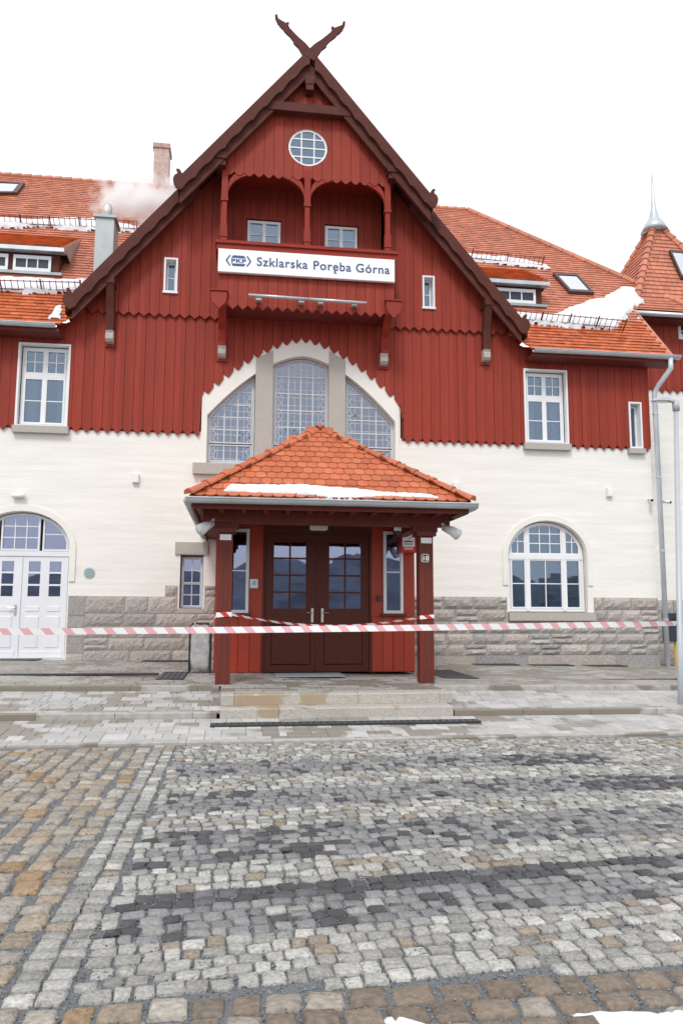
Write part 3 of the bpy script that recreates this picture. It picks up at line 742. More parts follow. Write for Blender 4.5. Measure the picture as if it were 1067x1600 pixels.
# loft wall with round window
RW = (.0, 11.98, .46)
circ = [(RW[0]+RW[2]*math.cos(t), RW[1]+RW[2]*math.sin(t)) for t in np.linspace(0, 2*math.pi, 32, endpoint=False)]
nb = 17; bw = 3.86/nb
for k in range(nb):
    a, b = -1.93+k*bw+.004, -1.93+(k+1)*bw-.004; c = (a+b)/2; mb = MB(); yy = -.68-(.006 if k % 2 else 0)
    s = np.linspace(a, b, 7)
    zlo = [11.14+.09*(abs(x-c)/(b-c))**1.5 for x in s]; zhi = [rake(x)-.35 for x in s]
    ins = [abs(x-RW[0]) < RW[2] for x in s]
    if any(ins):
        hh = [math.sqrt(max(0, RW[2]**2-(x-RW[0])**2)) for x in s]
        mb.prism([(x, z) for x, z in zip(s, zlo)]+[(x, RW[1]-h) for x, h in zip(s[::-1], hh[::-1])], yy, -.65)
        if all(ins): mb.build('board', RED, B); mb = MB()
        up_ = [(x, RW[1]+h) for x, h in zip(s, hh)]+[(x, z) for x, z in zip(s[::-1], zhi[::-1])]
        mb.prism(up_, yy, -.65)
    else: mb.prism([(x, z) for x, z in zip(s, zlo)]+[(x, z) for x, z in zip(s[::-1], zhi[::-1])], yy, -.65)
    mb.build('board', RED, B)
MB().plate([(-1.93, 11.3), (1.93, 11.3), (1.93, rake(1.93)-.36), (0, rake(0)-.36), (-1.93, rake(1.93)-.36)], [circ[::-1]], -.645, -.55).build('board_backing', REDB, B)
window(B, circ, -.66, [(-.46, .46, 11.52, 12.44, 3, 4)], fwid=.045, sash=.012, bar=.03, room=.3, name='round_window', rm=.02)
# loggia: side walls, back wall, ceiling, floor
for s in (-1, 1): MB().box(min(s*1.95, s*2.0), max(s*1.95, s*2.0), -.55, .33, 9.0, rake(2)-.35).build('loggia_wall', RED, B)
MB().box(-1.94, 1.94, -.54, .32, 11.42, 11.5).build('loggia_ceiling', RED, B); MB().box(-1.94, 1.94, -.9, .32, 8.95, 9.0).build('loggia_floor', REDB, B)
lw = [(-1.39, -.54, 9.6, 10.62), (.51, 1.36, 9.6, 10.62)]
MB().plate(rect(-1.95, 1.95, 8.9, 11.42), [rect(*h)[::-1] for h in lw], .33, .6).build('board_backing', REDB, B)
boards(-1.94, 1.94, .216, lambda x: 9.0, lambda x: 11.42, .302, lw, flat=True, thick=.024)
for (x0, x1, z0, z1) in lw:
    window(B, rect(x0+.02, x1-.02, z0, z1-.02), .34, [(x0+.05, (x0+x1)/2, z0+.03, z1-.05, 1, 3), ((x0+x1)/2, x1-.05, z0+.03, z1-.05, 1, 3)], fwid=.05, room=.5)
    MB().box(x0+.04, x1-.04, .45, .46, z0, z1-.02).build('curtain', CURT, B)  # unseen curtain, added to make the loggia panes look plain and pale
# balcony
bal = link('balcony', None, B)
YB = -.95
boards(-2.0, 2.0, .222, lambda x: 7.80, lambda x: 9.14, YB, tip=.10, parent=bal)
MB().box(-1.99, 1.99, YB+.032, YB+.08, 7.98, 9.13).build('board_backing', REDB, bal)
for s in (-1, 1):
    MB().box(min(s*1.94, s*2.0), max(s*1.94, s*2.0), YB+.085, -.06, 7.95, 9.13).build('side_panel', RED, bal)
    x = s*1.97
    MB().prism([(x-.17, 8.02), (x-.14, 7.9), (x, 7.76), (x+.14, 7.9), (x+.17, 8.02), (x+.17, 8.16), (x-.17, 8.16)], YB-.10, YB-.035).build('pendant_shield', RED, bal)
    MB().box(x-.20, x+.20, YB-.13, YB-.033, 8.165, 8.20).build('shield_cap', REDT, bal)
    x = s*1.9
    MB().prismx([(YB+.1, 7.95), (-.5, 7.95), (-.18, 7.6), (-.12, 7.28), (-.26, 7.28), (-.34, 7.55)], x-.09, x+.09).build('bracket', REDT, B)
    MB().box(x-.08, x+.08, -.275, -.10, 7.20, 7.28).build('bracket_foot', REDT, B)
    c = MB().prismx([(-.09, 6.92), (-.20, 6.94), (-.26, 7.0), (-.26, 7.09), (-.23, 7.12), (-.26, 7.195), (-.09, 7.195)], x-.09, x+.09).build('stone_corbel', GRANITE, B)
    MB().box(x-.13, x+.13, -.10, -.065, 6.86, 6.91).build('corbel_trim', REDT, B)
MB().box(-2.08, 2.08, YB-.10, -.1, 9.30, 9.37).box(-2.05, 2.05, YB-.06, -.12, 9.15, 9.297).build('rail', REDT, bal)
MB().box(-1.9, 1.9, YB+.1, -.05, 7.93, 7.99).build('balcony_floor', REDB, bal)
for x in (-1.91, .0, 1.91):
    p = MB().box(x-.075, x+.075, -.70, -.55, 9.37, 9.95).box(x-.09, x+.09, -.715, -.535, 9.62, 9.66).box(x-.055, x+.055, -.68, -.57, 9.95, 10.5).box(x-.08, x+.08, -.705, -.545, 10.5, 10.58)
    p.box(x-.07, x+.07, -.695, -.555, 10.58, 11.4).build('post', REDT, bal)
for xa, xb in ((-1.84, -.07), (.07, 1.84)):
    cx, hw = (xa+xb)/2, (xb-xa)/2
    ts = np.linspace(0, math.pi, 21)
    arcp = [(cx+hw*math.cos(t), 10.62+.62*math.sin(t)**.8) for t in ts]; arco = [(cx+(hw+.0)*math.cos(t), 10.78+.60*math.sin(t)**.7) for t in ts]
    MB().prism(arcp+arco[::-1], -.67, -.58).build('arch_brace', REDT, bal)
# ------------------------------------------------------------------ main roof
RM = 1.1; RE = (-.55, 7.38)                            # eave line y, z
YRDG = 5.8; ZRDG = RE[1]+RM*(YRDG-RE[0])
def roofz(y): return RE[1]+RM*(y-RE[0])
cr_ = math.hypot(1, RM)
MB().add([(5.45, RE[0], RE[1]), (9.1, RE[0], RE[1]), (9.1, 1.2, roofz(1.2)), (11, 1.2, roofz(1.2)), (5.9, YRDG, ZRDG), (.05, YRDG, ZRDG)], [(0, 1, 2, 3, 4, 5)]).build('roof', TILEF, B)
MB().add([(-14, RE[0], RE[1]), (-5.45, RE[0], RE[1]), (-.05, YRDG, ZRDG), (-14, YRDG, ZRDG)], [(0, 1, 2, 3)]).build('roof', TILEF, B)
MB().add([(5.9, YRDG+.01, ZRDG), (11, 1.2, roofz(1.2)), (12, 1.2, roofz(1.2)-1), (12, 8, 8)], [(0, 1, 2, 3)]).build('roof', TILEF, B)
def onroof(px, py):
    d = ray(px, py); t = (RM*(CAM[1]-RE[0])+RE[1]-CAM[2])/(d[2]-RM*d[1]); p = CAM+t*d; return p
def rooftiles(name, xa, xb, ya, yb, tw, ex, m, parent, test=None):
    V = []; F = []; n = 0; L = (yb-ya)*cr_; rows = int(L/ex)
    vy, vz = 1/cr_, RM/cr_; ny, nz = -RM/cr_, 1/cr_
    for r_ in range(rows):
        v0 = r_*ex; off = (r_ % 2)*tw/2
        for k in range(int((xb-xa)/tw)+1):
            x0 = xa+k*tw+off-tw/2; x1 = x0+tw-.006; yc = ya+(v0+ex/2)*vy
            if test and not test((x0+x1)/2, yc): continue
            h0 = .034+random.gauss(0, .003); h1 = .010
            for (x, v, h) in ((x0, v0, .0), (x1, v0, .0), (x0, v0, h0), (x1, v0, h0), (x0, v0+ex*1.05, h1), (x1, v0+ex*1.05, h1)):
                V.append((x, ya+v*vy+h*ny, roofz(ya)+v*vz+h*nz))
            F += [(n, n+1, n+3, n+2), (n+2, n+3, n+5, n+4), (n, n+2, n+4), (n+1, n+5, n+3)]; n += 6
    o = link(name, npmesh(name, np.array(V), F, [m]), parent); o['kind'] = 'stuff'
ok_right = lambda x, y: (x < 9.02 if y < 1.25 else x < 11.0-(y-1.2)*1.11) 
gable_cut = lambda x, y: abs(x) > max(0, (AP-roofz(y))/SL-.35)
rooftiles('clay_tile', -9.5, 9.2, RE[0], .62, .19, .155, TILEW, B, lambda x, y: ok_right(x, y) and gable_cut(x, y))
rooftiles('clay_tile', -10.5, 10.8, .62, YRDG, .19, .155, TILEF, B, lambda x, y: ok_right(x, y) and gable_cut(x, y))
# ridge and hip caps
for k in range(70):
    x = -11+k*.3
    if x > 5.6: break
    if abs(x) < .2: continue
    MB().tube([(x, YRDG, ZRDG-.02), (x+.33, YRDG, ZRDG+.005)], [.10, .115], 8).build('ridge_tile', TILEF, B)
pa = np.array([5.9, YRDG, ZRDG]); pb = np.array([11, 1.2, roofz(1.2)]); nH = 20
for k in range(nH):
    a = pa+(pb-pa)*k/nH; b = pa+(pb-pa)*(k+1.12)/nH
    MB().tube([b+(0, 0, .0), a+(0, 0, .03)], [.12, .095], 8).build('hip_tile', TILEF, B)
# gutters and downpipe
def gutter(x0, x1, y, z, parent=B):
    m = MB(); n = 9; V = []; F = []
    for x in (x0, x1):
        for t in np.linspace(math.pi, 2*math.pi, n): V.append((x, y+.075*math.cos(t), z+.075*math.sin(t)))
        for t in np.linspace(2*math.pi, math.pi, n): V.append((x, y+.066*math.cos(t), z+.066*math.sin(t)+.004))
    k = 2*n
    for i in range(k): F.append((i, (i+1) % k, k+(i+1) % k, k+i))
    F += [tuple(range(k-1, -1, -1)), tuple(range(k, 2*k))]
    m.add(V, F); m.tube([(x0, y-.078, z+.006), (x1, y-.078, z+.006)], .012, 6)
    return m.build('gutter', ZINC, parent)
gutter(5.45, 9.2, RE[0]-.06, RE[1]-.03); gutter(-12, -5.5, RE[0]-.06, RE[1]-.03)
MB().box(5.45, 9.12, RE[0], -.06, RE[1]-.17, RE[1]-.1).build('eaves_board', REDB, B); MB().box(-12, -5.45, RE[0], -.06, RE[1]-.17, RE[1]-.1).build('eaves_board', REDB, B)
dp = MB().tube([(8.95, -.61, 7.30), (8.95, -.60, 7.05), (8.80, -.3, 6.72), (8.74, -.18, 6.55), (8.74, -.18, -.2)], .062, 12).build('downpipe', PIPE, B, smooth=True)
for z in (.95, 2.6, 4.4, 6.0): MB().tube([(8.74, -.18, z-.02), (8.74, -.18, z+.02)], .074, 12).build('pipe_clip', ZINC, dp)
# snow guards: two rails with hoops on brackets
def guard(px0, px1, py0, py1):
    a, b = onroof(px0, py0), onroof(px1, py1); n = max(2, int(np.linalg.norm(b-a)/.7)); m = MB(); up_ = np.array([0, -RM/cr_, 1/cr_])
    for h in (.10, .30): m.tube([a+up_*h, b+up_*h], .012, 5)
    L = np.linalg.norm(b-a)
    for k in range(int(L/.14)+1):
        p = a+(b-a)*k*.14/L; m.tube([p+up_*.02, p+up_*.33], .009, 4)
    for k in range(n+1):
        p = a+(b-a)*k/n; m.tube([p, p+up_*.36], .02, 5)
    o = m.build('snow_guard', mat('guard_brown', (.20, .06, .04), .5), B); o['kind'] = 'stuff'
guard(-60, 215, 351, 363); guard(-60, 128, 456, 460); guard(735, 845, 408, 419); guard(800, 972, 503, 518)
# skylights on the slope
def skylight(pxs):
    P_ = [onroof(*p) for p in pxs]; nrm = np.array([0, -RM/cr_, 1/cr_]); c = sum(P_)/4
    out = [p+nrm*.12 for p in P_]; inn_ = [c+(p-c)*.78+nrm*.121 for p in P_]
    m = MB(); m.add(P_+out+inn_, [(0, 1, 5, 4), (1, 2, 6, 5), (2, 3, 7, 6), (3, 0, 4, 7), (4, 5, 9, 8), (5, 6, 10, 9), (6, 7, 11, 10), (7, 4, 8, 11)])
    s_ = m.build('skylight', mat('skylight_frame', (.07, .035, .03), .5), B)
    MB().add([p-nrm*.015 for p in inn_], [(0, 1, 2, 3)]).build('pane', glass('skylight_glass', (.3, .33, .36), .62, (.95, .97, 1.0)) if 'skylight_glass' not in MATS else MATS['skylight_glass'], s_)
skylight([(888, 461), (926, 463), (900, 434), (862, 432)]); skylight([(-40, 307), (28, 307), (40, 291), (-30, 288)])
# long low dormers
def dormer(pxr, pyb, pye, width, nwin, side):
    p = onroof(pxr, pyb); yf = p[1]; zb = p[2]; zt = at(pxr, pye, yf)[1]
    xa, xb = (p[0]-width, p[0]) if side < 0 else (p[0]-width, p[0])
    yb_ = yf+(zt+.42-zb)/RM+.75
    d_ = MB().box(xa, xb, yf, yf+.2, zb-.05, zt).prismx([(yf+.2, zb), (yf+.2, zt), (yf+.2+(zt-zb)/RM, zt)], xa, xb).build('dormer', BROWN, B)
    MB().box(xa-.15, xb+.15, yf-.22, yf-.02, zt+.0, zt+.10).build('dormer_eave', ZINC, d_)
    # roof of the dormer with its own tiles
    zr2 = zt+.11; y0 = yf-.22; y1 = yf+(zt-zb)/RM+1.1; z1 = roofz(y1)+.03; m = MB()
    m.add([(xa-.15, y0, zr2), (xb+.15, y0, zr2), (xb+.15, y1, z1), (xa-.15, y1, z1), (xb+.15, y0, zr2-.02), (xb+.15, yf+.2+(zt-zb)/RM, zr2-.1)], [(0, 1, 2, 3), (1, 4, 5, 2)])
    m.mi[1] = 1; m.build('dormer_roof', [TILEW, ZINC], d_)
    V = []; F = []; n = 0; L = math.hypot(y1-y0, z1-zr2); vy, vz = (y1-y0)/L, (z1-zr2)/L
    for r_ in range(int(L/.15)):
        for k in range(int((xb-xa+.3)/.19)):
            x0 = xa-.15+k*.19+(r_ % 2)*.095; x1 = min(x0+.184, xb+.15)
            for x, v, h in ((x0, r_*.15, 0), (x1, r_*.15, 0), (x0, r_*.15, .04), (x1, r_*.15, .04), (x0, r_*.15+.16, .012), (x1, r_*.15+.16, .012)):
                V.append((x, y0+v*vy-h*vz, zr2+v*vz+h*vy))
            F += [(n, n+1, n+3, n+2), (n+2, n+3, n+5, n+4)]; n += 6
    o = link('clay_tile', npmesh('clay_tile', np.array(V), F, [TILEW]), d_); o['kind'] = 'stuff'
    wdt = (xb-xa-.2)/nwin; hh = zt-zb
    for k in range(nwin):
        a = xa+.14+k*wdt; b = a+wdt-.12
        fr = MB().plate(rect(a, b, zb+.12*hh, zt-.12*hh), [rect(a+.06, b-.06, zb+.30*hh, zt-.28*hh)[::-1]], yf-.05, yf-.002).build('dormer_window', WHITE, d_)
    for k in range(nwin):
        a = xa+.14+k*wdt; b = a+wdt-.12
        MB().box(a+.06, b-.06, yf-.022, yf-.004, zb+.30*hh, zt-.28*hh).build('dormer_pane', NAVY, d_)
        for q in (1, 2): MB().box(a+.06+(b-a-.12)*q/3-.015, a+.06+(b-a-.12)*q/3+.015, yf-.04, yf-.024, zb+.3*hh, zt-.28*hh).build('glazing_bar', WHITE, d_)
    MB().box(xa-.1, xb+.1, yf-.14, yf-.01, zb-.03, zb+.04).build('dormer_sill', ZINCD, d_)
dormer(92, 432, 399, 4.2, 4, -1); dormer(846, 481, 451, 2.6, 2, 1)

# ------------------------------------------------------------------ corner tower at the right
T = thing('stair_tower', 'square tower with pointed orange tiled roof and zinc spire behind the right wing', 'tower')
TX0, TY0, TH = 9.55, 1.75, 1.9
zs = at(1040, 615, TY0)[1]
MB().box(TX0, TX0+3.8, TY0, TY0+3.4, -.4, zs+.1).build('plaster_wall', PLASTER, T)
MB().box(TX0+.01, TX0+3.8, TY0-.02, TY0+3.4, zs+.1, 9.3).build('board_backing', REDB, T)
wt = (*[at(1058, 530, TY0)[0], at(1085, 530, TY0)[0]], at(1060, 531, TY0)[1], at(1060, 505, TY0)[1])
boards(TX0-.02, TX0+3.8, .225, lambda x: zs, lambda x: 9.25, TY0-.05, [wt], parent=T)
window(T, rect(wt[0], wt[1], wt[2], wt[3]), TY0-.06, [(wt[0]+.03, wt[1]-.03, wt[2]+.03, wt[3]-.03, 2, 2)], fwid=.05, room=0, depth=.05)
tl = MB().box(TX0-.012, TX0, TY0-.05, TY0+3.0, zs+.1, 9.2).build('board_side', RED, T)
E0 = (9.02, 1.22, 9.22); HW = 1.95; CX, CY, ZA = E0[0]+HW, E0[1]+HW, 12.95
prof = [(0, 0), (.10, .05), (.25, .20), (1.0, 1.0)]   # bell-cast: share inward, share up
def tp(side, i, u):
    s_, h = prof[i]; r_ = HW*(1-s_)
    cs = [(-1, -1), (1, -1), (1, 1), (-1, 1)]; a, b = cs[side], cs[(side+1) % 4]
    x = CX+r_*(a[0]+(b[0]-a[0])*u); y_ = CY+r_*(a[1]+(b[1]-a[1])*u); return np.array((x, y_, E0[2]+(ZA-E0[2])*h))
base = MB()
for sd_ in range(4):
    for i in range(3):
        q = [tp(sd_, i, 0), tp(sd_, i, 1), tp(sd_, i+1, 1), tp(sd_, i+1, 0)]; base.add(q if i < 2 else q[:3], [(0, 1, 2, 3)] if i < 2 else [(0, 1, 2)])
base.build('tower_roof', TILEF, T)
V = []; F = []; n = 0
for sd_ in (0, 3):
    rows = 24
    def pt(h, u):
        for i in range(3):
            if prof[i][1] <= h <= prof[i+1][1]+1e-9:
                t = (h-prof[i][1])/(prof[i+1][1]-prof[i][1]); return tp(sd_, i, u)*(1-t)+tp(sd_, i+1, u)*t
    nrm = np.array([0, -.8, .6]) if sd_ == 0 else np.array([-.8, 0, .6])
    for r_ in range(rows):
        h0, h1 = r_/rows, min((r_+1.05)/rows, 1); wd_ = 2*HW*(1-h0*.97); nt_ = max(1, round(wd_/.2))
        for k in range(nt_):
            u0 = (k+(.25 if r_ % 2 else 0))/nt_; u1 = min(1, u0+.96/nt_)
            for (h, u, o_) in ((h0, u0, 0), (h0, u1, 0), (h0, u0, .04), (h0, u1, .04), (h1, u0, .012), (h1, u1, .012)): V.append(pt(h, u)+nrm*o_)
            F += [(n, n+1, n+3, n+2), (n+2, n+3, n+5, n+4)]; n += 6
o = link('clay_tile', npmesh('clay_tile', np.array(V), F, [TILEF]), T); o['kind'] = 'stuff'
for sd_ in (0, 1, 3):
    for k in range(15):
        def hp(h):
            h = min(h, 1)
            for i in range(3):
                if prof[i][1] <= h <= prof[i+1][1]+1e-9:
                    t = (h-prof[i][1])/(prof[i+1][1]-prof[i][1]); return tp(sd_, i, 0)*(1-t)+tp(sd_, i+1, 0)*t
        MB().tube([hp(k/15)+(0, 0, .04), hp((k+1.1)/15)+(0, 0, .02)], [.12, .095], 7).build('hip_tile', TILEF, T)
MB().lathe([(.42, -.32), (.30, -.08), (.15, .15), (.075, .5), (.05, .9), (.012, 1.62)], (CX, CY, ZA), 12).build('spire', ZINC, T, smooth=True)
gt = MB(); gt.tube([(E0[0]-.02, E0[1]-.06, E0[2]-.05), (E0[0]+3.9, E0[1]-.06, E0[2]-.05)], .07, 10); gt.tube([(E0[0]-.06, E0[1]-.06, E0[2]-.05), (E0[0]-.06, E0[1]+1.6, E0[2]-.05)], .07, 10)
gt.build('gutter', ZINC, T, smooth=True)
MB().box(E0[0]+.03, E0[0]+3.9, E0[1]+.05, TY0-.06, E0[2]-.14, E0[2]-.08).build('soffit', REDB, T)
MB().tube([(9.1, 1.1, 9.12), (8.98, 1.0, 8.95), (8.95, .75, 8.8)], .055, 10).build('spout', ZINC, T, smooth=True)
fx0 = at(1042, 395, 2.0); sk = [tp(0, 2, u)*(1-t)+tp(0, 3, u)*t for u, t in ((.50, .20), (.80, .20), (.80, .56), (.50, .56))]
nn_ = np.array([0, -.75, .66]); cc = sum(sk)/4
MB().add([p+nn_*.03 for p in sk]+[p+nn_*.13 for p in sk]+[cc+(p-cc)*.82+nn_*.131 for p in sk], [(0, 1, 5, 4), (1, 2, 6, 5), (2, 3, 7, 6), (3, 0, 4, 7), (4, 5, 9, 8), (5, 6, 10, 9), (6, 7, 11, 10), (7, 4, 8, 11)]).build('skylight', MATS['skylight_frame'], T)
MB().add([cc+(p-cc)*.82+nn_*.12 for p in sk], [(0, 1, 2, 3)]).build('pane', MATS['skylight_glass'], T)
masonry(TX0, TX0+2.5, [(-.3, .3), (.3, .75), (.75, 1.1), (1.1, 1.45)], ROCK, T, .035, y=TY0)

# ------------------------------------------------------------------ entrance porch
PO = thing('entrance_porch', 'red boarded entrance porch with hipped orange tile roof on two brown posts', 'porch')
PX = .0; VY = -3.1
# vestibule: side walls, front flanks with windows, double door
for xa, xb in ((-1.84, -1.78), (1.86, 1.92)): MB().box(xa, xb, VY+.05, -.06, -.02, 2.75).build('vestibule_side', PORCHRED, PO)
pw = [(-1.57, -1.26, 1.12, 2.62), (1.34, 1.66, 1.12, 2.62)]
for (x0, x1, h) in ((-1.84, -.97, pw[0]), (1.08, 1.92, pw[1])):
    MB().plate(rect(x0, x1, .0, 2.75), [rect(*h)[::-1]], VY, VY+.05).build('vestibule_front', PORCHRED, PO)
    window(PO, rect(h[0]-.03, h[1]+.03, h[2]-.03, h[3]+.03), VY-.045, [(h[0]+.005, h[1]-.005, h[2]+.005, h[3]-.005, 1, 2)], fwid=.05, sash=.02, depth=.04, room=.5, gmat=GLASSD)
    MB().box(h[0]-.08, h[1]+.08, VY-.09, VY, h[2]-.085, h[2]-.035).build('sill', POSTB, PO)
    nb = 4; bw = (x1-x0-.02)/nb
    for k in range(nb):
        if (k % 2) == 0: MB().bbox(x0+.01+k*bw, x0+.01+(k+1)*bw-.006, VY-.022, VY, .01, 1.02, .006).build('board', PORCHRED, PO)
        else: MB().bbox(x0+.01+k*bw, x0+.01+(k+1)*bw-.006, VY-.014, VY, .01, 1.02, .006).build('board', PORCHRED, PO)
MB().box(-.97, 1.08, VY-.02, VY+.06, 2.58, 2.78).build('door_head', DOORB, PO)
for xa, xb in ((-.97, -.93), (1.04, 1.08)): MB().box(xa, xb, VY-.02, VY+.06, 0, 2.58).build('door_post', DOORB, PO)
for k, (x0, x1) in enumerate(((-.925, .05), (.06, 1.035))):
    g0, g1 = (x0+.14, x1-.20) if k == 0 else (x0+.20, x1-.14)
    xs = np.linspace(g0, g1, 3); zz = np.linspace(1.16, 2.43, 5); hs = [rect(xs[i]+.016, xs[i+1]-.016, zz[j]+.016, zz[j+1]-.016) for i in range(2) for j in range(4)]
    lf = MB().plate(rect(x0, x1, .01, 2.575), [h[::-1] for h in hs], VY, VY+.05).build('door_leaf', DOORB, PO)
    for h in hs: MB().prism(h, VY+.018, VY+.026).build('pane', GLASSD, lf)
    MB().bbox(x0+.12, x1-.12, VY-.012, VY, .14, .88, .02).build('panel', DOORB, lf)
    xh = x1-.09 if k == 0 else x0+.09
    MB().box(xh-.022, xh+.022, VY-.012, VY, .92, 1.18).tube([(xh, VY-.01, 1.1), (xh, VY-.06, 1.1), (xh+(-.12 if k == 0 else .12), VY-.06, 1.1)], .011, 8).build('handle', STEEL, lf)
MB().box(.03, .08, VY-.012, VY-.001, .03, 2.56).build('door_cover_strip', DOORB, PO)
MB().add([(-.95, VY+.4, 0), (1.05, VY+.4, 0), (1.05, VY+.4, 2.7), (-.95, VY+.4, 2.7), (-.95, -.2, 0), (1.05, -.2, 0), (1.05, -.2, 2.7), (-.95, -.2, 2.7)], [(4, 5, 6, 7), (0, 1, 5, 4), (1, 2, 6, 5), (2, 3, 7, 6), (3, 0, 4, 7)]).build('room_lining', mat('vestibule_dim', (.06, .06, .075), .9), PO)
# posts, beams
for x in (-1.64, 1.60):
    pz = 0.0
    MB().box(x-.115, x+.115, -5.32, -5.09, pz, 2.36).build('post', POSTB, PO)
    for dx in (-.02, .055): MB().box(x+dx-.003, x+dx+.003, -5.3225, -5.318, .02, 2.2).build('post_crack', BLACK, PO)
    MB().box(x-.16, x+.16, -5.37, -5.04, 2.36, 2.43).box(x-.20, x+.20, -5.30, -5.10, 2.43, 2.52).build('capital', POSTB, PO)
    MB().box(x-.09, x+.09, -5.345, -5.322, 2.24, 2.33).build('post_plate', PLASTIC, PO)
    MB().box(x-.10, x+.10, -5.09, -.02, 2.52, 2.70).build('side_beam', POSTB, PO)
MB().box(-2.0, 2.0, -5.33, -5.08, 2.522, 2.72).build('front_beam', POSTB, PO)
EX, EYF, EZ = 2.17, -5.95, 2.82
AZ = 4.43; AY = EYF+EX
MB().box(PX-EX+.05, PX+EX-.05, EYF+.06, -.04, 2.725, 2.76).build('soffit', POSTB, PO)
for x in np.linspace(PX-EX+.12, PX+EX-.12, 13): MB().box(x-.035, x+.035, EYF+.10, -5.34, 2.66, 2.724).build('rafter_end', POSTB, PO)
MB().box(PX-EX+.03, PX+EX-.03, EYF+.03, EYF+.059, 2.66, 2.80).build('fascia', POSTB, PO)
for s in (-1, 1): MB().box(min(PX+s*(EX-.059), PX+s*(EX-.03)), max(PX+s*(EX-.059), PX+s*(EX-.03)), EYF+.06, -.05, 2.66, 2.80).build('fascia', POSTB, PO)
MB().add([(PX-EX, EYF, EZ), (PX+EX, EYF, EZ), (PX+EX, -.02, EZ), (PX-EX, -.02, EZ), (PX, AY, AZ), (PX, -.02, AZ)], [(0, 1, 4), (1, 2, 5, 4), (3, 0, 4, 5)]).build('roof_deck', TILE, PO)
# beaver-tail tiles: front slope as pieces, sides joined
sl_len = math.hypot(EX, AZ-EZ); vyf, vzf = EX/sl_len, (AZ-EZ)/sl_len
def tail_mesh():
    w_, L, t = .163, .30, .016; out = [(-w_/2, .05)]+[(w_/2*-math.cos(a), .05-.05*math.sin(a)) for a in np.linspace(.25, math.pi-.25, 5)]+[(w_/2, .05), (w_/2, L), (-w_/2, L)]
    V = [(x, v, t+.022*(1-v/L)) for x, v in out]+[(x, v, .002+.022*(1-v/L)-.004) for x, v in out]; n = len(out)
    F = [tuple(range(n))]+[(i, i+n, (i+1) % n+n, (i+1) % n) for i in range(n)]
    return V, F
tv, tf = tail_mesh(); tme = MB().add(tv, tf).mesh('tile', TILE)
rows = 13; ex = sl_len/rows; cnt = 0
mf = Matrix(((1, 0, 0), (0, vyf, -vzf), (0, vzf, vyf))).to_4x4()
for r_ in range(rows):
    v = r_*ex; half = EX*(1-v/sl_len)-.02; k0 = -int(half/.17)-1
    for k in range(k0, -k0+1):
        x = k*.17+(.085 if r_ % 2 else 0)
        if abs(x) > half+.03: continue
        o = link('tile', tme, PO); o.matrix_world = Matrix.Translation((PX+x, EYF+v*vyf-.012, EZ+v*vzf+.012)) @ mf @ Matrix.Rotation(random.gauss(0, .012), 4, 'Z'); cnt += 1
V = []; F = []; n = 0
for s in (-1, 1):
    for r_ in range(rows):
        v = r_*ex
        for k in range(40):
            yy = -.1-k*.17-(.085 if r_ % 2 else 0)
            if yy < EYF+v*vyf+.05: break
            for x, vv, h in [(a, b, c) for a, b, c in tv]:
                d = v+vv; V.append((PX+s*(EX-d*vyf+h*vzf), yy+x, EZ+d*vzf+h*vyf+.01))
            F += [tuple(i+n for i in f) for f in tf]; n += len(tv)
o = link('tile', npmesh('tile', np.array(V), F, [TILE]), PO); o['kind'] = 'stuff'
def hiptile(a, b, r0=.085, r1=.075):
    d = b-a; L = np.linalg.norm(d); d /= L; side = np.cross(d, (0, 0, 1)); side /= np.linalg.norm(side); nn = np.cross(side, d)
    V = []; F = []
    for t, r_ in ((0, r0*1.12), (.15*L, r0*1.12), (.16*L, r0), (L*1.08, r1)):
        for q in np.linspace(0, math.pi, 8): V.append(a+d*t+side*r_*math.cos(q)*1.05+nn*(r_*math.sin(q)*.85-.02))
    for i in range(3):
        for j in range(7): F.append((i*8+j, i*8+j+1, (i+1)*8+j+1, (i+1)*8+j))
    F.append(tuple(range(7, -1, -1)))
    MB().add(V, F).build('hip_tile', TILE, PO, smooth=False)
apx = np.array([PX, AY, AZ])
for s in (-1, 1):
    c0 = np.array([PX+s*(EX+.03), EYF-.03, EZ+.03])
    for k in range(9): hiptile(c0+(apx-c0)*k/9+(0, 0, .04), c0+(apx-c0)*(k+1)/9+(0, 0, .035))
for k in range(9): hiptile(np.array([PX, AY-.05+k*.4, AZ+.045]), np.array([PX, AY-.05+(k+1)*.4, AZ+.045]))
gutter(PX-EX-.06, PX+EX+.08, EYF-.08, EZ-.02, PO)
for s in (-1, 1):
    g = MB(); g.tube([(PX+s*(EX+.03), EYF-.02, EZ-.05), (PX+s*(EX+.03), -.1, EZ-.05)], .07, 10).build('gutter', ZINC, PO, smooth=True)
# steps and porch floor edge
ST = thing('granite_steps', 'two long weathered granite steps leading up to the porch', 'steps')
def stepblock(x0, x1, y0, y1, z0, z1):
    c = .018; nx = 14; V = []
    prof = [(y1, z1), (y0+c, z1), (y0, z1-c), (y0, z0)]
    for i in range(nx+1):
        x = x0+(x1-x0)*i/nx
        for k, (y, z) in enumerate(prof): V.append((x, y+(random.gauss(0, .004) if k in (1, 2) else 0), z+(random.gauss(0, .003) if k in (1, 2) else 0)))
    F = [(i*4+k, i*4+k+1, i*4+k+5, i*4+k+4) for i in range(nx) for k in range(3)]
    F += [(0, 3, 2, 1)[::1], (nx*4, nx*4+1, nx*4+2, nx*4+3)]
    m = MB().add(V, F); m.add([(x0, y1, z0), (x1, y1, z0), (x1, y0, z0), (x0, y0, z0)], [(0, 1, 2, 3)])
    m.build('step_block', STEPST, ST)
for xa, xb in ((-1.64, -1.46), (-1.455, .28), (.285, 1.46), (1.465, 1.64)): stepblock(xa, xb, -6.58, -6.2, -.16, -.012)
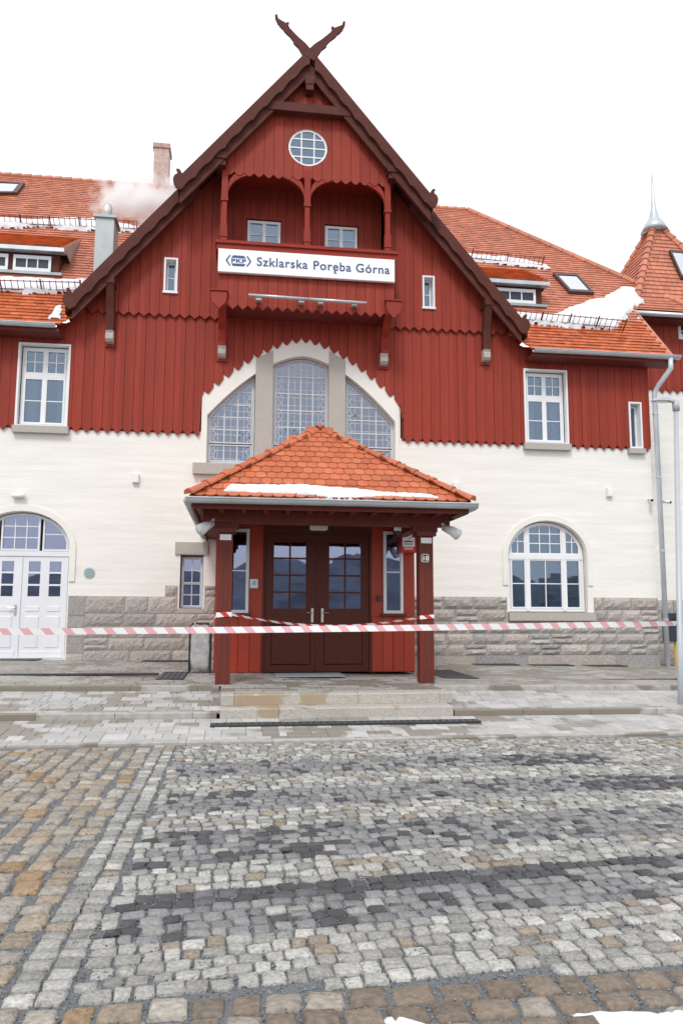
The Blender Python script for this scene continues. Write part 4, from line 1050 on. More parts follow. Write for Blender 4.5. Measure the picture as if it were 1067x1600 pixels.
for xa, xb in ((-1.64, -.86), (-.855, 1.56)): stepblock(xa, xb, -6.92, -6.575, -.36, -.162)
for xa, xb in ((-1.645, -1.66), ): pass
# porch floor pavers between the kerbs
FL = MB()
pf_ = thing('porch_floor', None, None); pf_['kind'] = 'structure'
MB().box(-1.66, 1.62, -6.2, -5.36, -.3, -.03).build('porch_slab', KERB, pf_)
y = -5.38
while y > -6.15:
    x = -1.655
    while x < 1.6:
        l = random.choice((.2, .2, .3)); xe = min(x+l, 1.615); yb_ = max(y-.2, -6.195); c = .005
        MB().add([(x+.002, yb_+.002, -.05), (xe-.002, yb_+.002, -.05), (xe-.002, y-.002, -.05), (x+.002, y-.002, -.05), (x+c, yb_+c, -.004), (xe-c, yb_+c, -.004), (xe-c, y-c, -.004), (x+c, y-c, -.004)],
                 [(4, 5, 6, 7), (0, 1, 5, 4), (1, 2, 6, 5), (2, 3, 7, 6), (3, 0, 4, 7)]).build('paver', PAVERU, pf_)
        x = xe
    y -= .2
MB().box(-.75, .45, -4.1, -3.35, .004, .014).build('door_mat', mat('mat_grey', (.30, .32, .35), .8, var=.2, scale=60), None, label='flat grey metal mat set in the porch floor before the doors', cat='door mat')

# ------------------------------------------------------------------ drains, grates and mats
def grate(name, x0, x1, y0, y1, z, nb, label, along='x', group=None):
    t = thing(name, label, 'grate', group, ((x0+x1)/2, (y0+y1)/2, 0))
    z0 = z; lx, ly = (x0+x1)/2, (y0+y1)/2
    def bx(a, b, c, d, e, f, nm, m): MB().box(a-lx, b-lx, c-ly, d-ly, e, f).build(nm, m, t)
    bx(x0, x1, y0, y1, z0-.02, z0+.003, 'tray', BLACK)
    fr = MB(); fr.box(x0-lx, x1-lx, y0-ly, y0+.02-ly, z0+.003, z0+.014).box(x0-lx, x1-lx, y1-.02-ly, y1-ly, z0+.003, z0+.014).build('rim', GRATE, t)
    for k in range(nb):
        if along == 'x':
            a = x0+(x1-x0)*(k+.15)/nb; b = x0+(x1-x0)*(k+.85)/nb; bx(a, b, y0+.021, y1-.021, z0+.003, z0+.012, 'bar', GRATE)
        else:
            a = y0+.021+(y1-y0-.042)*(k+.15)/nb; b = y0+.021+(y1-y0-.042)*(k+.85)/nb; bx(x0, x1, a, b, z0+.003, z0+.012, 'bar', GRATE)
grate('drain_channel', -1.75, 1.80, -7.42, -7.24, -.312, 40, 'long black drain grate in the paving below the granite steps')
grate('floor_grate', -2.72, -2.28, -4.55, -3.2, .026, 5, 'square dark ribbed grate in the paving left of the porch', group=None)
grate('floor_grate', 2.25, 2.85, -4.1, -2.3, -.045, 8, 'dark perforated grate in the paving beside the right porch wall')
grate('drain_channel', -9.0, -2.74, -3.95, -3.83, .06, 30, 'narrow dark drain line running across the paving to the ribbed grate', 'y' if False else 'x')
for k, (x0, x1, lb) in enumerate(((-3.45, -2.45, 'black light well grate at the wall under the small granite framed window'), (3.95, 5.0, 'black light well grate at the wall nearest the porch under the arched window sill'), (5.3, 6.3, 'black light well grate at the wall, middle one of three'), (6.65, 7.6, 'black light well grate at the wall closest to the downpipe'))):
    grate('light_well_grate', x0, x1, -.42, -.06, tilt((x0+x1)/2, 0)+.006, 12, lb, group='light well grates along the wall')
dm = MB().box(-6.95, -5.55, -.48, -.05, tilt(-6, 0)+.002, tilt(-6, 0)+.02).build('door_mat', BLACK, None, label='black mat in front of the white arched double door', cat='door mat')
grate('drain_channel', 2.85, 9.5, -4.12, -4.0, -.095, 30, 'narrow dark drain line across the paving right of the porch')

# ------------------------------------------------------------------ signs and fittings
def text(body, size, x, y, z, m, name, parent, bold=.0, align='LEFT', rotz=0):
    cu = bpy.data.curves.new('t', 'FONT'); cu.body = body; cu.size = size; cu.align_x = align; cu.extrude = .002; cu.offset = bold; cu.space_character = 1.1
    ob = bpy.data.objects.new('t', cu); COL.objects.link(ob)
    bpy.context.view_layer.update()
    me = bpy.data.meshes.new_from_object(ob.evaluated_get(bpy.context.evaluated_depsgraph_get())); bpy.data.objects.remove(ob)
    co = np.empty(len(me.vertices)*3); me.vertices.foreach_get('co', co); co = co.reshape(-1, 3)
    wdt = co[:, 0].max()-co[:, 0].min()
    me.vertices.foreach_set('co', np.stack([co[:, 0]+x, y-co[:, 2], co[:, 1]+z], 1).ravel()); me.update()
    me.materials.clear(); me.materials.append(m)
    return link(name, me, parent), wdt
SG = thing('station_sign', 'long white station name board with blue lettering on the balcony front', 'sign')
MB().bbox(-2.01, 1.99, -1.075, -.99, 8.605, 9.145, .008).build('sign_board', SIGNW, SG)
def twidth(b):
    o_, w_ = text(b, .29, 0, 0, 0, BLUE, 'measure', None, .004); bpy.data.objects.remove(o_); return w_
full = 'Szklarska Poreba Górna'; kx = 3.02/twidth(full); w1 = twidth('Szklarska Pore')
for wd_, pre in (('Szklarska', ''), ('Poreba', 'Szklarska '), ('Górna', 'Szklarska Poreba ')):
    xo = twidth(pre+wd_)-twidth(wd_) if pre else 0
    o_, _ = text(wd_, .29, 0, -1.079, 8.79, BLUE, 'word', SG, .004); o_.scale = (kx, 1, 1); o_.location = (-1.16+xo*kx, 0, 0)
ex_ = -1.16+(w1-.055)*kx
MB().prism([(ex_-.012, 8.795), (ex_+.022, 8.795), (ex_+.0, 8.765), (ex_+.006, 8.742), (ex_+.035, 8.738), (ex_+.035, 8.720), (ex_-.005, 8.716), (ex_-.032, 8.735), (ex_-.034, 8.765)], -1.0815, -1.0745).build('ogonek', BLUE, SG)
hx = lambda cx, cz, a, b: [(cx-a, cz), (cx-a+.1, cz+b), (cx+a-.1, cz+b), (cx+a, cz), (cx+a-.1, cz-b), (cx-a+.1, cz-b)]
lg = MB(); cx, cz = -1.56, 8.875
lg.prism([(cx-.165, cz+.066), (cx+.165, cz+.066), (cx+.12, cz+.125), (cx-.12, cz+.125)], -1.079, -1.07)
lg.prism([(cx-.165, cz-.066), (cx+.165, cz-.066), (cx+.12, cz-.125), (cx-.12, cz-.125)], -1.079, -1.07)
for s in (-1, 1):
    lg.prism([(cx+s*.17, cz+.125), (cx+s*.205, cz+.125), (cx+s*.285, cz), (cx+s*.205, cz-.125), (cx+s*.17, cz-.125), (cx+s*.245, cz)], -1.079, -1.07)
lg.build('logo_frame', BLUE, SG)
l2, wd2 = text('PKP', .125, cx, -1.079, cz-.043, BLUE, 'logo_lettering', SG, .004, 'CENTER')
l2.scale = (.33/wd2, 1, 1); l2.location = (cx*(1-.33/wd2), 0, 0)
LT = thing('strip_light', 'pair of grey fluorescent strip lights hanging below the station name board', 'light')
MB().tube([(-1.33, -1.16, 8.06), (0.0, -1.16, 8.045)], .035, 10).build('tube_housing', ZINC, LT, smooth=True)
MB().tube([(.01, -1.16, 8.045), (1.32, -1.16, 8.03)], .035, 10).build('tube_housing', ZINC, LT, smooth=True)
for x in (-1.1, -.15, .28, 1.05): MB().box(x-.06, x+.06, -1.14, -.98, 7.97, 8.02).build('clamp', ZINC, LT)
def speaker(px, py, lab):
    x, z = at(px, py); t = thing('wall_speaker', lab, 'speaker', 'wall speakers on the plaster')
    MB().bbox(x-.07, x+.07, -.10, .0, z-.105, z+.105, .012).build('housing', PLASTIC, t)
    MB().box(x-.05, x+.05, -.103, -.0995, z-.07, z+.08).build('grille', WHITE, t)
speaker(213, 748, 'white box speaker on the plaster left of the great window'); speaker(711, 761, 'white box speaker on the plaster just right of the porch roof'); speaker(950, 770, 'white box speaker on the plaster between arched window and downpipe')
x, z = at(31, 775); wl_ = thing('wall_lamp', 'white oblong wall lamp above the arched double door', 'lamp')
MB().tube([(x-.13, -.09, z), (x+.13, -.09, z)], .055, 12).build('diffuser', SIGNW, wl_, smooth=True); MB().box(x-.10, x+.10, -.05, 0, z-.04, z+.04).build('base', PLASTIC, wl_)
x, z = at(140, 895); vt = thing('wall_vent', 'round pale blue metal vent on the plaster beside the arched door', 'vent')
circ_ = lambda r_: [(x+r_*math.cos(t), z+r_*math.sin(t)) for t in np.linspace(0, 2*math.pi, 20, endpoint=False)]
VENTM = mat('vent_paint', (.42, .52, .54), .5)
MB().prism(circ_(.12), -.02, -.001).build('plate', VENTM, vt)
for k in range(6):
    zz = z-.08+k*.032; hw = math.sqrt(.105**2-(zz-z)**2); MB().box(x-hw, x+hw, -.035, -.02, zz, zz+.014).build('slat', VENTM, vt)
def seccam(x, y, z, dx, lab):
    t = thing('security_camera', lab, 'camera'); 
    MB().tube([(x, y+.14, z+.03), (x, y+.02, z+.03)], .02, 8).build('bracket', PLASTIC, t)
    MB().tube([(x-dx*.05, y+.06, z+.02), (x+dx*.08, y-.12, z-.03)], .042, 10).build('body', PLASTIC, t, smooth=True); MB().tube([(x+dx*.08, y-.12, z-.03), (x+dx*.084, y-.127, z-.032)], .034, 10).build('lens', BLACK, t)
x, z = at(1012, 782); seccam(x, -.14, z, -.6, 'small white camera on the plaster left of the downpipe'); x, z = at(1035, 785); seccam(x-.02, -.14, z, .8, 'small white camera on the corner right of the downpipe')
def horn(sx, lab):
    t = thing('floodlight', lab, 'lamp'); x = sx*1.92+.02; z = 2.42
    MB().tube([(x-sx*.08, -5.3, z+.16), (x, -5.38, z+.07)], .025, 8).build('bracket', PLASTIC, t); MB().tube([(x-sx*.05, -5.33, z+.08), (x+sx*.05, -5.46, z+.02), (x+sx*.13, -5.55, z-.05)], [.05, .075, .095], 14).build('housing', PLASTIC, t, smooth=True)
horn(-1, 'white cone shaped lamp under the porch eaves by the post without a number'); horn(1, 'white cone shaped lamp under the porch eaves by the numbered post')
dc = thing('dome_camera', 'white dome camera under the porch beam above the narrow right window', 'camera')
x, z = at(621, 828, -4.9); MB().lathe([(.06, .0), (.065, .06), (.06, .1)], (x, -4.9, z-.02), 14).build('base', PLASTIC, dc, smooth=True); MB().lathe([(.01, -.07), (.04, -.055), (.055, -.01), (.055, 0)], (x, -4.9, z-.02), 14).build('dome', NAVY, dc, smooth=True)
em = thing('porch_light', 'slim white light fitting on the beam above the brown doors', 'light')
x, z = at(498, 825, -3.2); MB().bbox(x-.17, x+.17, -3.26, VY-.021, z-.03, z+.05, .01).build('housing', PLASTIC, em); MB().box(x-.14, x+.14, -3.25, -3.13, z-.045, z-.0305).build('diffuser', SIGNW, em)
ip = thing('intercom', 'small white panel with blue screen beside the brown doors', 'intercom')
x, z = at(397, 912, VY); MB().bbox(x-.075, x+.075, VY-.05, VY-.023, z-.085, z+.085, .01).build('housing', PLASTIC, ip); MB().box(x-.03, x+.04, VY-.053, VY-.0495, z-.03, z+.05).build('screen', mat('screen_blue', (.25, .50, .72), .3), ip)
bt = thing('door_button', 'small dark push button box right of the brown doors', 'button'); x, z = at(591, 935, VY); MB().bbox(x-.035, x+.035, VY-.045, VY-.001, z-.05, z+.05, .01).build('housing', NAVY, bt); MB().tube([(x, VY-.045, z), (x, VY-.055, z)], .018, 10).build('button', GRATE, bt)
# no smoking sign: box with pictogram
ns = thing('no_smoking_sign', 'white no smoking sign with red caption on the porch wall beside the numbered post', 'sign')
x, z = at(637, 845, -3.3); a = .115
MB().box(x-a-.02, x+a+.05, -3.36, VY-.001, z-a-.11, z+a+.02).build('sign_box', REDP, ns); MB().box(x-a, x+a, -3.366, -3.36, z-a, z+a).build('sign_face', SIGNW, ns)
MB().box(x-.09, x+.085, -3.37, -3.366, z-.03, z-.008).build('cigarette', BLACK, ns); MB().box(x-.09, x+.085, -3.37, -3.366, z-.075, z-.06).build('pictogram_line', BLACK, ns)
MB().prism([(x-.03, z-.01), (x-.02, z-.01), (x+.085, z+.09), (x+.075, z+.09)], -3.372, -3.3665).build('stroke', BLACK, ns)
for zz in (-.145, -.17): MB().box(x-.085, x+.085, -3.364, -3.3605, z+zz, z+zz+.012).build('caption_line', SIGNW, ns)
# house number plate
hn = thing('number_plate', 'dark plate with white number 10 on the porch post', 'number plate'); x, z = at(664, 872, -5.33)
rr = lambda hw, hh, c: [(x-hw+c, z-hh), (x+hw-c, z-hh), (x+hw, z-hh+c), (x+hw, z+hh-c), (x+hw-c, z+hh), (x-hw+c, z+hh), (x-hw, z+hh-c), (x-hw, z-hh+c)]
MB().prism(rr(.064, .066, .02), -5.334, -5.3235).build('plate_border', SIGNW, hn); MB().prism(rr(.055, .057, .017), -5.337, -5.334).build('plate', mat('plate_dark', (.05, .012, .012), .3), hn)
text('10', .10, x, -5.3395, z-.036, SIGNW, 'number', hn, .004, 'CENTER')

# ------------------------------------------------------------------ chimneys and steam
fc = thing('flue_chimney', 'pale grey boxed chimney with shiny steel flue on the left roof slope', 'chimney')
p = onroof(163, 436); x, y = p[0], p[1]; zt = at(165, 347, y)[1]
MB().box(x-.22, x+.22, y-.22, y+.42, p[2]-.6, zt).build('casing', mat('chimney_grey', (.50, .54, .54), .7, var=.1, scale=4), fc); MB().box(x-.27, x+.27, y-.27, y+.47, zt, zt+.07).build('cap', ZINCD, fc)
MB().lathe([(.15, .07), (.15, .1), (.115, .1), (.115, .42), (.10, .47), (.03, .47)], (x-.0, y+.05, zt), 16).build('flue', STEEL, fc, smooth=True)
fx, fy, fz = x, y+.05, zt+.5
bc = thing('brick_chimney', 'tall weathered brick chimney behind the steam on the left roof ridge', 'chimney')
x0, z1 = at(243, 232, 6.3); x1 = at(266, 232, 6.3)[0]
MB().box(x0, x1, 6.0, 6.6, 13.0, z1-.15).build('stack', BRICKP, bc); MB().box(x0-.04, x1+.04, 5.96, 6.64, z1-.15, z1).build('crown', BRICKP, bc)
# steam: closed lumpy blob with noisy volume
bm = bmesh.new(); bmesh.ops.create_icosphere(bm, subdivisions=3, radius=1.0)
for v_ in bm.verts:
    c = v_.co; c.x = c.x*1.8+.70; c.z = c.z*1.1+.42; c.y = c.y*.6+.35
me = bpy.data.meshes.new('steam'); bm.to_mesh(me); bm.free()
sm = bpy.data.materials.new('steam'); sm.use_nodes = True; t = sm.node_tree; t.nodes.clear(); o_ = t.nodes.new('ShaderNodeOutputMaterial'); pvn = t.nodes.new('ShaderNodeVolumePrincipled')
pvn.inputs['Color'].default_value = (1, 1, 1, 1); pvn.inputs['Anisotropy'].default_value = .2
tcn = t.nodes.new('ShaderNodeTexCoord'); nz = t.nodes.new('ShaderNodeTexNoise'); nz.inputs['Scale'].default_value = 2.2; nz.inputs['Detail'].default_value = 6; t.links.new(tcn.outputs['Object'], nz.inputs['Vector'])
mp = t.nodes.new('ShaderNodeMapping'); mp.vector_type = 'TEXTURE'; mp.inputs['Location'].default_value = (.70, .35, .42); mp.inputs['Scale'].default_value = (1.8, .6, 1.1); t.links.new(tcn.outputs['Object'], mp.inputs[0])
ln_ = t.nodes.new('ShaderNodeVectorMath'); ln_.operation = 'LENGTH'; t.links.new(mp.outputs[0], ln_.inputs[0])
mr1 = t.nodes.new('ShaderNodeMapRange'); mr1.inputs[1].default_value = .15; mr1.inputs[2].default_value = 1.0; mr1.inputs[3].default_value = .30; mr1.inputs[4].default_value = -.28; t.links.new(ln_.outputs['Value'], mr1.inputs[0])
ad = t.nodes.new('ShaderNodeMath'); ad.operation = 'ADD'; t.links.new(nz.outputs[0], ad.inputs[0]); t.links.new(mr1.outputs[0], ad.inputs[1])
mr2 = t.nodes.new('ShaderNodeMapRange'); mr2.inputs[1].default_value = .44; mr2.inputs[2].default_value = .85; mr2.inputs[3].default_value = 0; mr2.inputs[4].default_value = 12.0; t.links.new(ad.outputs[0], mr2.inputs[0])
t.links.new(mr2.outputs[0], pvn.inputs['Density']); t.links.new(pvn.outputs[0], o_.inputs['Volume']); me.materials.append(sm)
so_ = link('steam', me, None, 'white steam drifting from the steel flue across the left roof', 'steam', kind='stuff', loc=(fx, fy-.15, fz-.1))

# ------------------------------------------------------------------ snow
def snow(lab, pfun, poly, th, nrm, seed=0, soft=.12, amp=.10, step=.045):
    """heaped snow over a polygon in (u,v) metres: ragged outline, rounded edge, lumpy top"""
    r_ = np.random.default_rng(seed); P_ = np.array(poly, float); lo = P_.min(0)-amp*2; hi = P_.max(0)+amp*2
    st_ = max(step, max(hi-lo)/130); nu, nv = int((hi[0]-lo[0])/st_)+1, int((hi[1]-lo[1])/st_)+1
    U, W_ = np.meshgrid(np.linspace(lo[0], hi[0], nu+1), np.linspace(lo[1], hi[1], nv+1))
    inside = np.zeros(U.shape, bool); D = np.full(U.shape, 1e9); n = len(P_)
    for i in range(n):
        a, b = P_[i], P_[(i+1) % n]; d = b-a
        t_ = np.clip(((U-a[0])*d[0]+(W_-a[1])*d[1])/(d@d), 0, 1); D = np.minimum(D, np.hypot(U-a[0]-t_*d[0], W_-a[1]-t_*d[1]))
        c = (a[1] > W_) != (b[1] > W_); xx = a[0]+(W_-a[1])/(d[1] if abs(d[1]) > 1e-9 else 1e-9)*d[0]; inside ^= c & (U < xx)
    sd_ = np.where(inside, D, -D)
    nzz = np.zeros(U.shape)
    for k in range(16):
        fr = 2.0*1.28**k; an = r_.uniform(0, 6.28); nzz += np.sin((U*math.cos(an)+W_*math.sin(an))*fr+r_.uniform(0, 6.28))/(1+.22*k)
    nzz /= 3.0
    m_ = (sd_+amp*nzz)/soft
    lump = 1+.25*np.roll(nzz, 3, 0)
    H = th*np.clip(m_, 0, 1)**.5*lump*(.75+.25*np.clip(m_/3, 0, 1)); keep = m_ > -.25; H = np.where(m_ > 0, H, -.012)
    nrm = np.array(nrm, float); V = np.array([np.array(pfun(u, v))+nrm*h for u, v, h in zip(U.ravel(), W_.ravel(), H.ravel())]); kp = keep.ravel(); F = []
    for j in range(nv):
        for i in range(nu):
            q = (j*(nu+1)+i, j*(nu+1)+i+1, (j+1)*(nu+1)+i+1, (j+1)*(nu+1)+i)
            if all(kp[k] for k in q): F.append(q)
    if F: link('snow', npmesh('snow', V, F, [SNOW], smooth=True), None, lab, 'snow', kind='stuff')
pfr = lambda u, v: (PX+u, EYF+v*vyf-vzf*.030, EZ+v*vzf+vyf*.030)
snow('strip of snow lying on the lower tiles of the porch roof', pfr, [(-1.72, .13), (-.4, .10), (-.1, .02), (.5, .02), (.9, .09), (1.72, .05), (1.58, .20), (.6, .30), (-.5, .36), (-1.0, .38), (-1.6, .37)], .085, (0, -vzf, vyf), 3, .08, .035, .03)
snow('snow lying on the side slope of the porch roof behind its hip tiles', lambda u, v: (PX-EX+v*vyf-vzf*.03, u, EZ+v*vzf+vyf*.03), [(EYF+.25, .05), (EYF+1.5, 1.5), (EYF+2.3, 1.6), (EYF+2.2, .8), (EYF+1.2, .05)], .08, (-vzf, 0, vyf), 15, .1, .06, .05)
snow('thin snow filling the porch gutter', lambda u, v: (u, EYF-.14+v, EZ-.02), [(PX-EX+.1, .01), (PX+EX-.1, .01), (PX+EX-.1, .13), (PX-EX+.1, .13)], .035, (0, 0, 1), 4, .04, .012, .02)
mrn = (0, -RM/cr_, 1/cr_); mr_ = lambda u, v: (u, RE[0]+v/cr_+mrn[1]*.03, RE[1]+v*RM/cr_+mrn[2]*.03)
def rp(px, py): p_ = onroof(px, py); return p_[0], (p_[1]-RE[0])*cr_
def rs(lab, pts, th, seed, soft=.15, amp=.09): snow(lab, mr_, [rp(*q) for q in pts], th, mrn, seed, soft, amp)
rs('snow held behind the upper snow guard on the left roof slope', [(-80, 355), (60, 358), (215, 366), (222, 356), (130, 344), (60, 347), (-80, 346)], .12, 5)
rs('snow held behind the lower snow guard on the left roof slope', [(-80, 457), (60, 459), (128, 460), (140, 436), (70, 440), (-80, 437)], .14, 6)
rs('thin snow behind the upper snow guard above the right dormer', [(735, 410), (800, 417), (862, 424), (850, 416), (790, 404), (728, 399)], .08, 7, .08, .05)
rs('snow held behind the guard and heaped in the valley beside the tower', [(797, 502), (880, 511), (962, 517), (972, 500), (998, 470), (997, 452), (968, 448), (940, 468), (900, 480), (860, 494), (795, 488)], .14, 8, .22, .14)
rs('small snow patch on the eaves tiles where the left gutter meets the gable', [(75, 500), (97, 500), (97, 478), (88, 480)], .05, 11, .06, .03)
gsn2 = lambda u, v: (u, v, ZR-.018)
snow('remnant of dirty snow on the cobbles, the smaller patch', gsn2, [(-.93, -14.55), (-.66, -14.55), (-.70, -14.38), (-.84, -14.36)], .036, (0, 0, 1), 12, .12, .05, .012)
snow('remnant of dirty snow on the cobbles, the wider patch', gsn2, [(-.10, -14.75), (1.6, -14.75), (1.5, -14.40), (.55, -14.36), (.25, -14.50), (-.05, -14.46)], .045, (0, 0, 1), 13, .22, .09, .016)
snow('small streak of snow on the setts near the kerb', gsn2, [(-2.15, -9.08), (-1.75, -9.06), (-1.78, -9.0), (-2.1, -9.0)], .015, (0, 0, 1), 14, .03, .02, .012)

# ------------------------------------------------------------------ barrier tapes
def tapemat(name, period, red):
    m = bpy.data.materials.new(name); m.use_nodes = True; t = m.node_tree; b = t.nodes['Principled BSDF']; b.inputs['Roughness'].default_value = .35
    uv = t.nodes.new('ShaderNodeUVMap'); sp = t.nodes.new('ShaderNodeSeparateXYZ'); t.links.new(uv.outputs[0], sp.inputs[0])
    a = t.nodes.new('ShaderNodeMath'); a.operation = 'MULTIPLY_ADD'; a.inputs[1].default_value = .07; t.links.new(sp.outputs[1], a.inputs[0]); t.links.new(sp.outputs[0], a.inputs[2])
    d = t.nodes.new('ShaderNodeMath'); d.operation = 'DIVIDE'; d.inputs[1].default_value = period; t.links.new(a.outputs[0], d.inputs[0])
    f = t.nodes.new('ShaderNodeMath'); f.operation = 'FRACT'; t.links.new(d.outputs[0], f.inputs[0]); g = t.nodes.new('ShaderNodeMath'); g.operation = 'GREATER_THAN'; g.inputs[1].default_value = .56; t.links.new(f.outputs[0], g.inputs[0])
    mix = t.nodes.new('ShaderNodeMix'); mix.data_type = 'RGBA'; mix.inputs[6].default_value = (.80, .80, .82, 1); mix.inputs[7].default_value = (*red, 1); t.links.new(g.outputs[0], mix.inputs[0]); t.links.new(mix.outputs[2], b.inputs['Base Color'])
    return m
def tape(path, wdt, m, name, parent=None, twist=lambda s: 0.0, **kw):
    V = []; F = []; U = []; s_ = 0; n = len(path)
    for i, p_ in enumerate(path):
        p_ = np.array(p_, float); d = np.array(path[min(i+1, n-1)], float)-np.array(path[max(i-1, 0)], float); d /= np.linalg.norm(d)
        if i: s_ += np.linalg.norm(p_-np.array(path[i-1]))
        up_ = np.array([0, 0, 1.])-d*d[2]; up_ /= np.linalg.norm(up_); sd_ = np.cross(d, up_); a = twist(s_); u_ = up_*math.cos(a)+sd_*math.sin(a)
        V += [p_+u_*wdt/2, p_-u_*wdt/2]; U += [(s_, 1), (s_, 0)]
    F = [(2*i, 2*i+1, 2*i+3, 2*i+2) for i in range(n-1)]
    me = npmesh(name, np.array(V), F, [m]); uvl = me.uv_layers.new(name='UVMap')
    for l in me.loops: uvl.data[l.index].uv = U[l.vertex_index]
    return link(name, me, parent, **kw)
LPX, LPY = 5.13, -6.64
LTX = at(1055, 628, LPY)[0]-LPX           # the post leans a little
TAPEM = tapemat('tape_pale', .26, (.74, .40, .43)); TAPER = tapemat('tape_red', .22, (.62, .03, .03))
xa, za = at(-150, 988, -7.1); xb, zb = at(1058, 974, LPY)
pth = []
for k in range(41):
    t_ = k/40; pth.append((xa+(LPX-.05-xa)*t_, -7.1+(LPY-.07+7.1)*t_, za+(zb-za)*t_-.02*math.sin(math.pi*t_)))
tape(pth, .085, TAPEM, 'barrier_tape', label='long white and pale red barrier tape stretched tight across the forecourt to the lamp post', cat='barrier tape', twist=lambda s: .12*math.sin(s*.9)+(0 if s < 9.5 else (s-9.5)*.5))
x1_, z1_ = at(346, 960, -5.34); x2_, z2_ = at(668, 965, -5.34)
tp2 = thing('barrier_tape', 'sagging red and white barrier tape tied between the two porch posts', 'barrier tape')
pth = []
for k in range(31):
    t_ = k/30; pth.append((-1.525+(1.485+1.525)*t_, -5.335, z1_+(z2_-z1_)*t_-.16*math.sin(math.pi*t_)**1.0))
tape(pth, .045, TAPER, 'tape', tp2, twist=lambda s: .5+.3*math.sin(s*3))
tape([(-1.76, -5.33, z1_-.01), (-1.64, -5.335, z1_), (-1.52, -5.335, z1_)], .075, TAPER, 'tape_wrap', tp2); tape([(1.48, -5.335, z2_), (1.60, -5.335, z2_+.012), (1.72, -5.33, z2_+.02)], .06, TAPER, 'tape_wrap', tp2)
tape([(-1.76, -5.32, z1_-.02), (-1.86, -4.9, z1_-.18), (-2.02, -4.2, z1_-.30), (-2.12, -3.6, z1_-.26), (-2.2, -3.3, z1_-.12)], .04, TAPER, 'tape_tail', tp2, twist=lambda s: s*3)

# ------------------------------------------------------------------ bin, lamp post, utility box, bollard
bn = thing('litter_bin', 'litter bin with a clear grey plastic bag in a black hoop frame', 'litter bin')
bx0, bx1, by = -2.27, -1.90, -3.1
fr = MB()
for x in (bx0, bx1): fr.tube([(x, by-.12, .02), (x, by-.12, .84), (x+(.05 if x == bx0 else -.05), by-.12, .90)], .018, 8)
fr.tube([(bx0+.05, by-.12, .90), (bx1-.05, by-.12, .90)], .018, 8); fr.tube([(bx0, by+.12, .02), (bx0, by+.12, .86)], .018, 8); fr.tube([(bx1, by+.12, .02), (bx1, by+.12, .86)], .018, 8); fr.tube([(bx0, by-.12, .05), (bx0, by+.12, .05)], .012, 6); fr.tube([(bx1, by-.12, .05), (bx1, by+.12, .05)], .012, 6)
fr.build('hoop_frame', BLACK, bn)
bmf = bmesh.new(); bmesh.ops.create_cube(bmf, size=1); bmesh.ops.subdivide_edges(bmf, edges=bmf.edges, cuts=7, use_grid_fill=True)
for v_ in bmf.verts:
    c = v_.co; k = 1-.12*max(0, -.2-c.z)*2; c.x *= k; c.y *= k
    c.x += .018*math.sin(c.z*17+c.y*9); c.y += .03*math.sin(c.x*13+c.z*11)+.02*math.sin(c.z*31)
    c.x *= .33; c.y *= .26; c.z = c.z*.80+.46
mb_ = bpy.data.meshes.new('bag'); bmf.to_mesh(mb_); bmf.free(); mb_.materials.append(mat('bag_plastic', (.42, .41, .41), .25, var=.25, scale=9, bump=.6, bscale=14)); mb_.polygons.foreach_set('use_smooth', [True]*len(mb_.polygons))
o = link('bag', mb_, bn); o.location = ((bx0+bx1)/2, by, 0)
lp = thing('lamp_post', 'slim grey lamp post with flat lamp head beside the right end of the tape', 'street lamp')
zt = at(1050, 628, LPY)[1]
MB().tube([(LPX, LPY, -.4), (LPX+LTX*.2, LPY, .7), (LPX+LTX*.2, LPY, .71), (LPX+LTX, LPY, zt-.1)], [.052, .052, .044, .036], 14).build('pole', POLE, lp, smooth=True)
LPX += LTX
MB().tube([(LPX, LPY, zt-.14), (LPX, LPY, zt+.02)], .055, 12).tube([(LPX, LPY, zt), (LPX-.12, LPY-.02, zt+.02)], .035, 8).build('bracket', POLE, lp, smooth=True)
hd = MB(); V = []
for x, hw, h in ((-.10, .05, .05), (-.16, .085, .06), (-.34, .075, .045), (-.40, .03, .02)):
    V += [(LPX+x, LPY-hw, zt), (LPX+x, LPY+hw, zt), (LPX+x, LPY+hw*.8, zt+h), (LPX+x, LPY-hw*.8, zt+h)]
hd.add(V, [(0, 1, 2, 3)]+[(i*4+j, i*4+(j+1) % 4, (i+1)*4+(j+1) % 4, (i+1)*4+j) for i in range(3) for j in range(4)]+[(15, 14, 13, 12)]); hd.build('lamp_head', POLE, lp)
MB().box(LPX-.34, LPX-.16, LPY-.05, LPY+.05, zt-.008, zt-.001).build('lens', SIGNW, lp)
MB().lathe([(.045, 0), (.045, .02), (.03, .04), (.028, .11), (.02, .13)], (LPX+.0-.03, LPY-.35, -.33), 10).build('ground_marker', BLACK, None, label='tiny black peg on the paving at the lamp post foot', cat='peg')
ub = thing('post_box', 'dark blue box on a yellow leg behind the downpipe', 'post box'); 
x, z = 9.25, .95
yb2 = .55
x0_, z0_ = at(1040, 1002, yb2); x1_, z1_ = at(1066, 958, yb2)
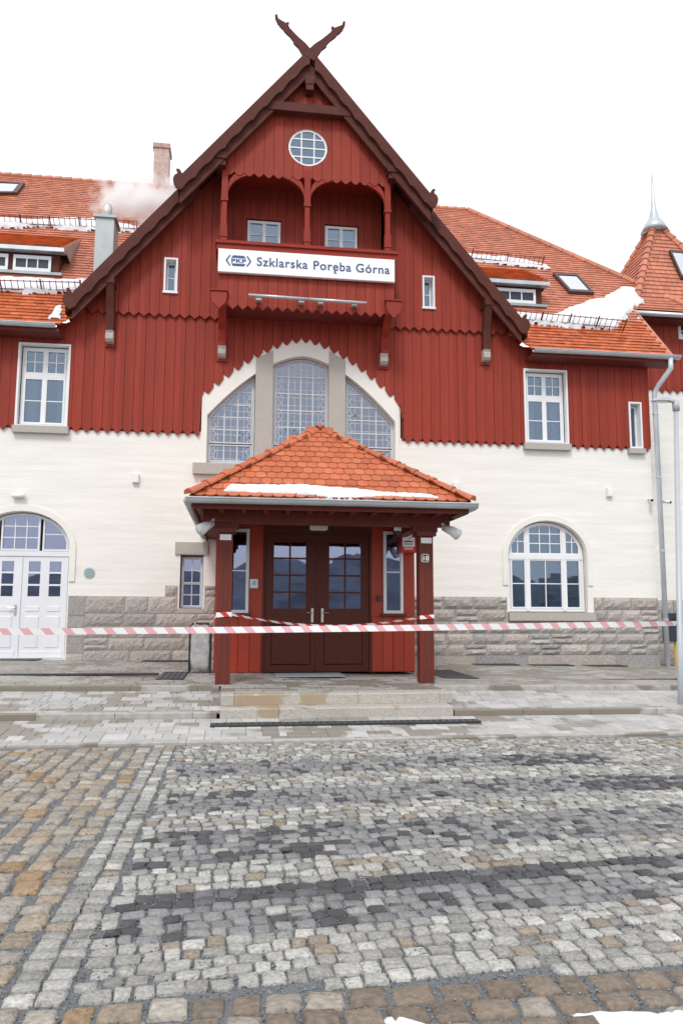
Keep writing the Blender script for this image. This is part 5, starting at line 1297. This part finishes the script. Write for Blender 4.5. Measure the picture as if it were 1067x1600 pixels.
MB().bbox(x0_, x1_+.1, yb2-.15, yb2+.15, z0_, z1_, .015).build('box', NAVY, ub); MB().box(x0_+.1, x1_, yb2-.165, yb2-.15, z1_-.16, z1_-.12).build('slot', BLACK, ub); MB().tube([((x0_+x1_)/2, yb2, -.2), ((x0_+x1_)/2, yb2, z0_)], .035, 10).build('leg', YELLOW, ub)

# ------------------------------------------------------------------ person behind the arched window
def person():
    t = thing('person', 'dark clothed person leaning forward inside behind the arched window', 'person')
    x, y0 = at(858, 934, .85)[0]-.13, .85
    J = [(-.36, 0, .88), (-.28, 0, 1.07), (-.12, 0, 1.22), (-.01, 0, 1.30), (.06, 0, 1.35), (.12, 0, 1.41), (.15, 0, 1.47),
         (-.13, -.16, 1.20), (.0, -.22, 1.0), (.20, -.16, .92), (-.13, .16, 1.20), (.0, .22, 1.0), (.20, .16, .92),
         (-.36, -.09, .84), (-.33, -.10, .46), (-.38, -.10, .08), (-.24, -.10, .04), (-.36, .09, .84), (-.33, .10, .46), (-.38, .10, .08), (-.24, .10, .04)]
    rad = [.14, .13, .14, .06, .075, .092, .07, .065, .048, .035, .065, .048, .035, .085, .06, .045, .04, .085, .06, .045, .04]
    E = [(0, 1), (1, 2), (2, 3), (3, 4), (4, 5), (5, 6), (2, 7), (7, 8), (8, 9), (2, 10), (10, 11), (11, 12), (0, 13), (13, 14), (14, 15), (15, 16), (0, 17), (17, 18), (18, 19), (19, 20)]
    me = bpy.data.meshes.new('body'); me.from_pydata(J, E, []); me.materials.append(mat('dark_clothes', (.03, .03, .035), .9))
    o = link('body', me, t); sk_ = o.modifiers.new('s', 'SKIN')
    for k, v_ in enumerate(me.skin_vertices[0].data): v_.radius = (rad[k], rad[k]*.85); v_.use_root = k == 0
    o.modifiers.new('d', 'SUBSURF').levels = 2; o.modifiers['d'].render_levels = 2
    hair = MB().lathe([(.03, -.10), (.098, -.06), (.108, .0), (.095, .06), (.05, .10), (.01, .11)], (.12, 0, 1.455), 12).build('hair', mat('hair_dark', (.015, .012, .01), .7), t, smooth=True)
    t.location = (x, y0, .0)
person()
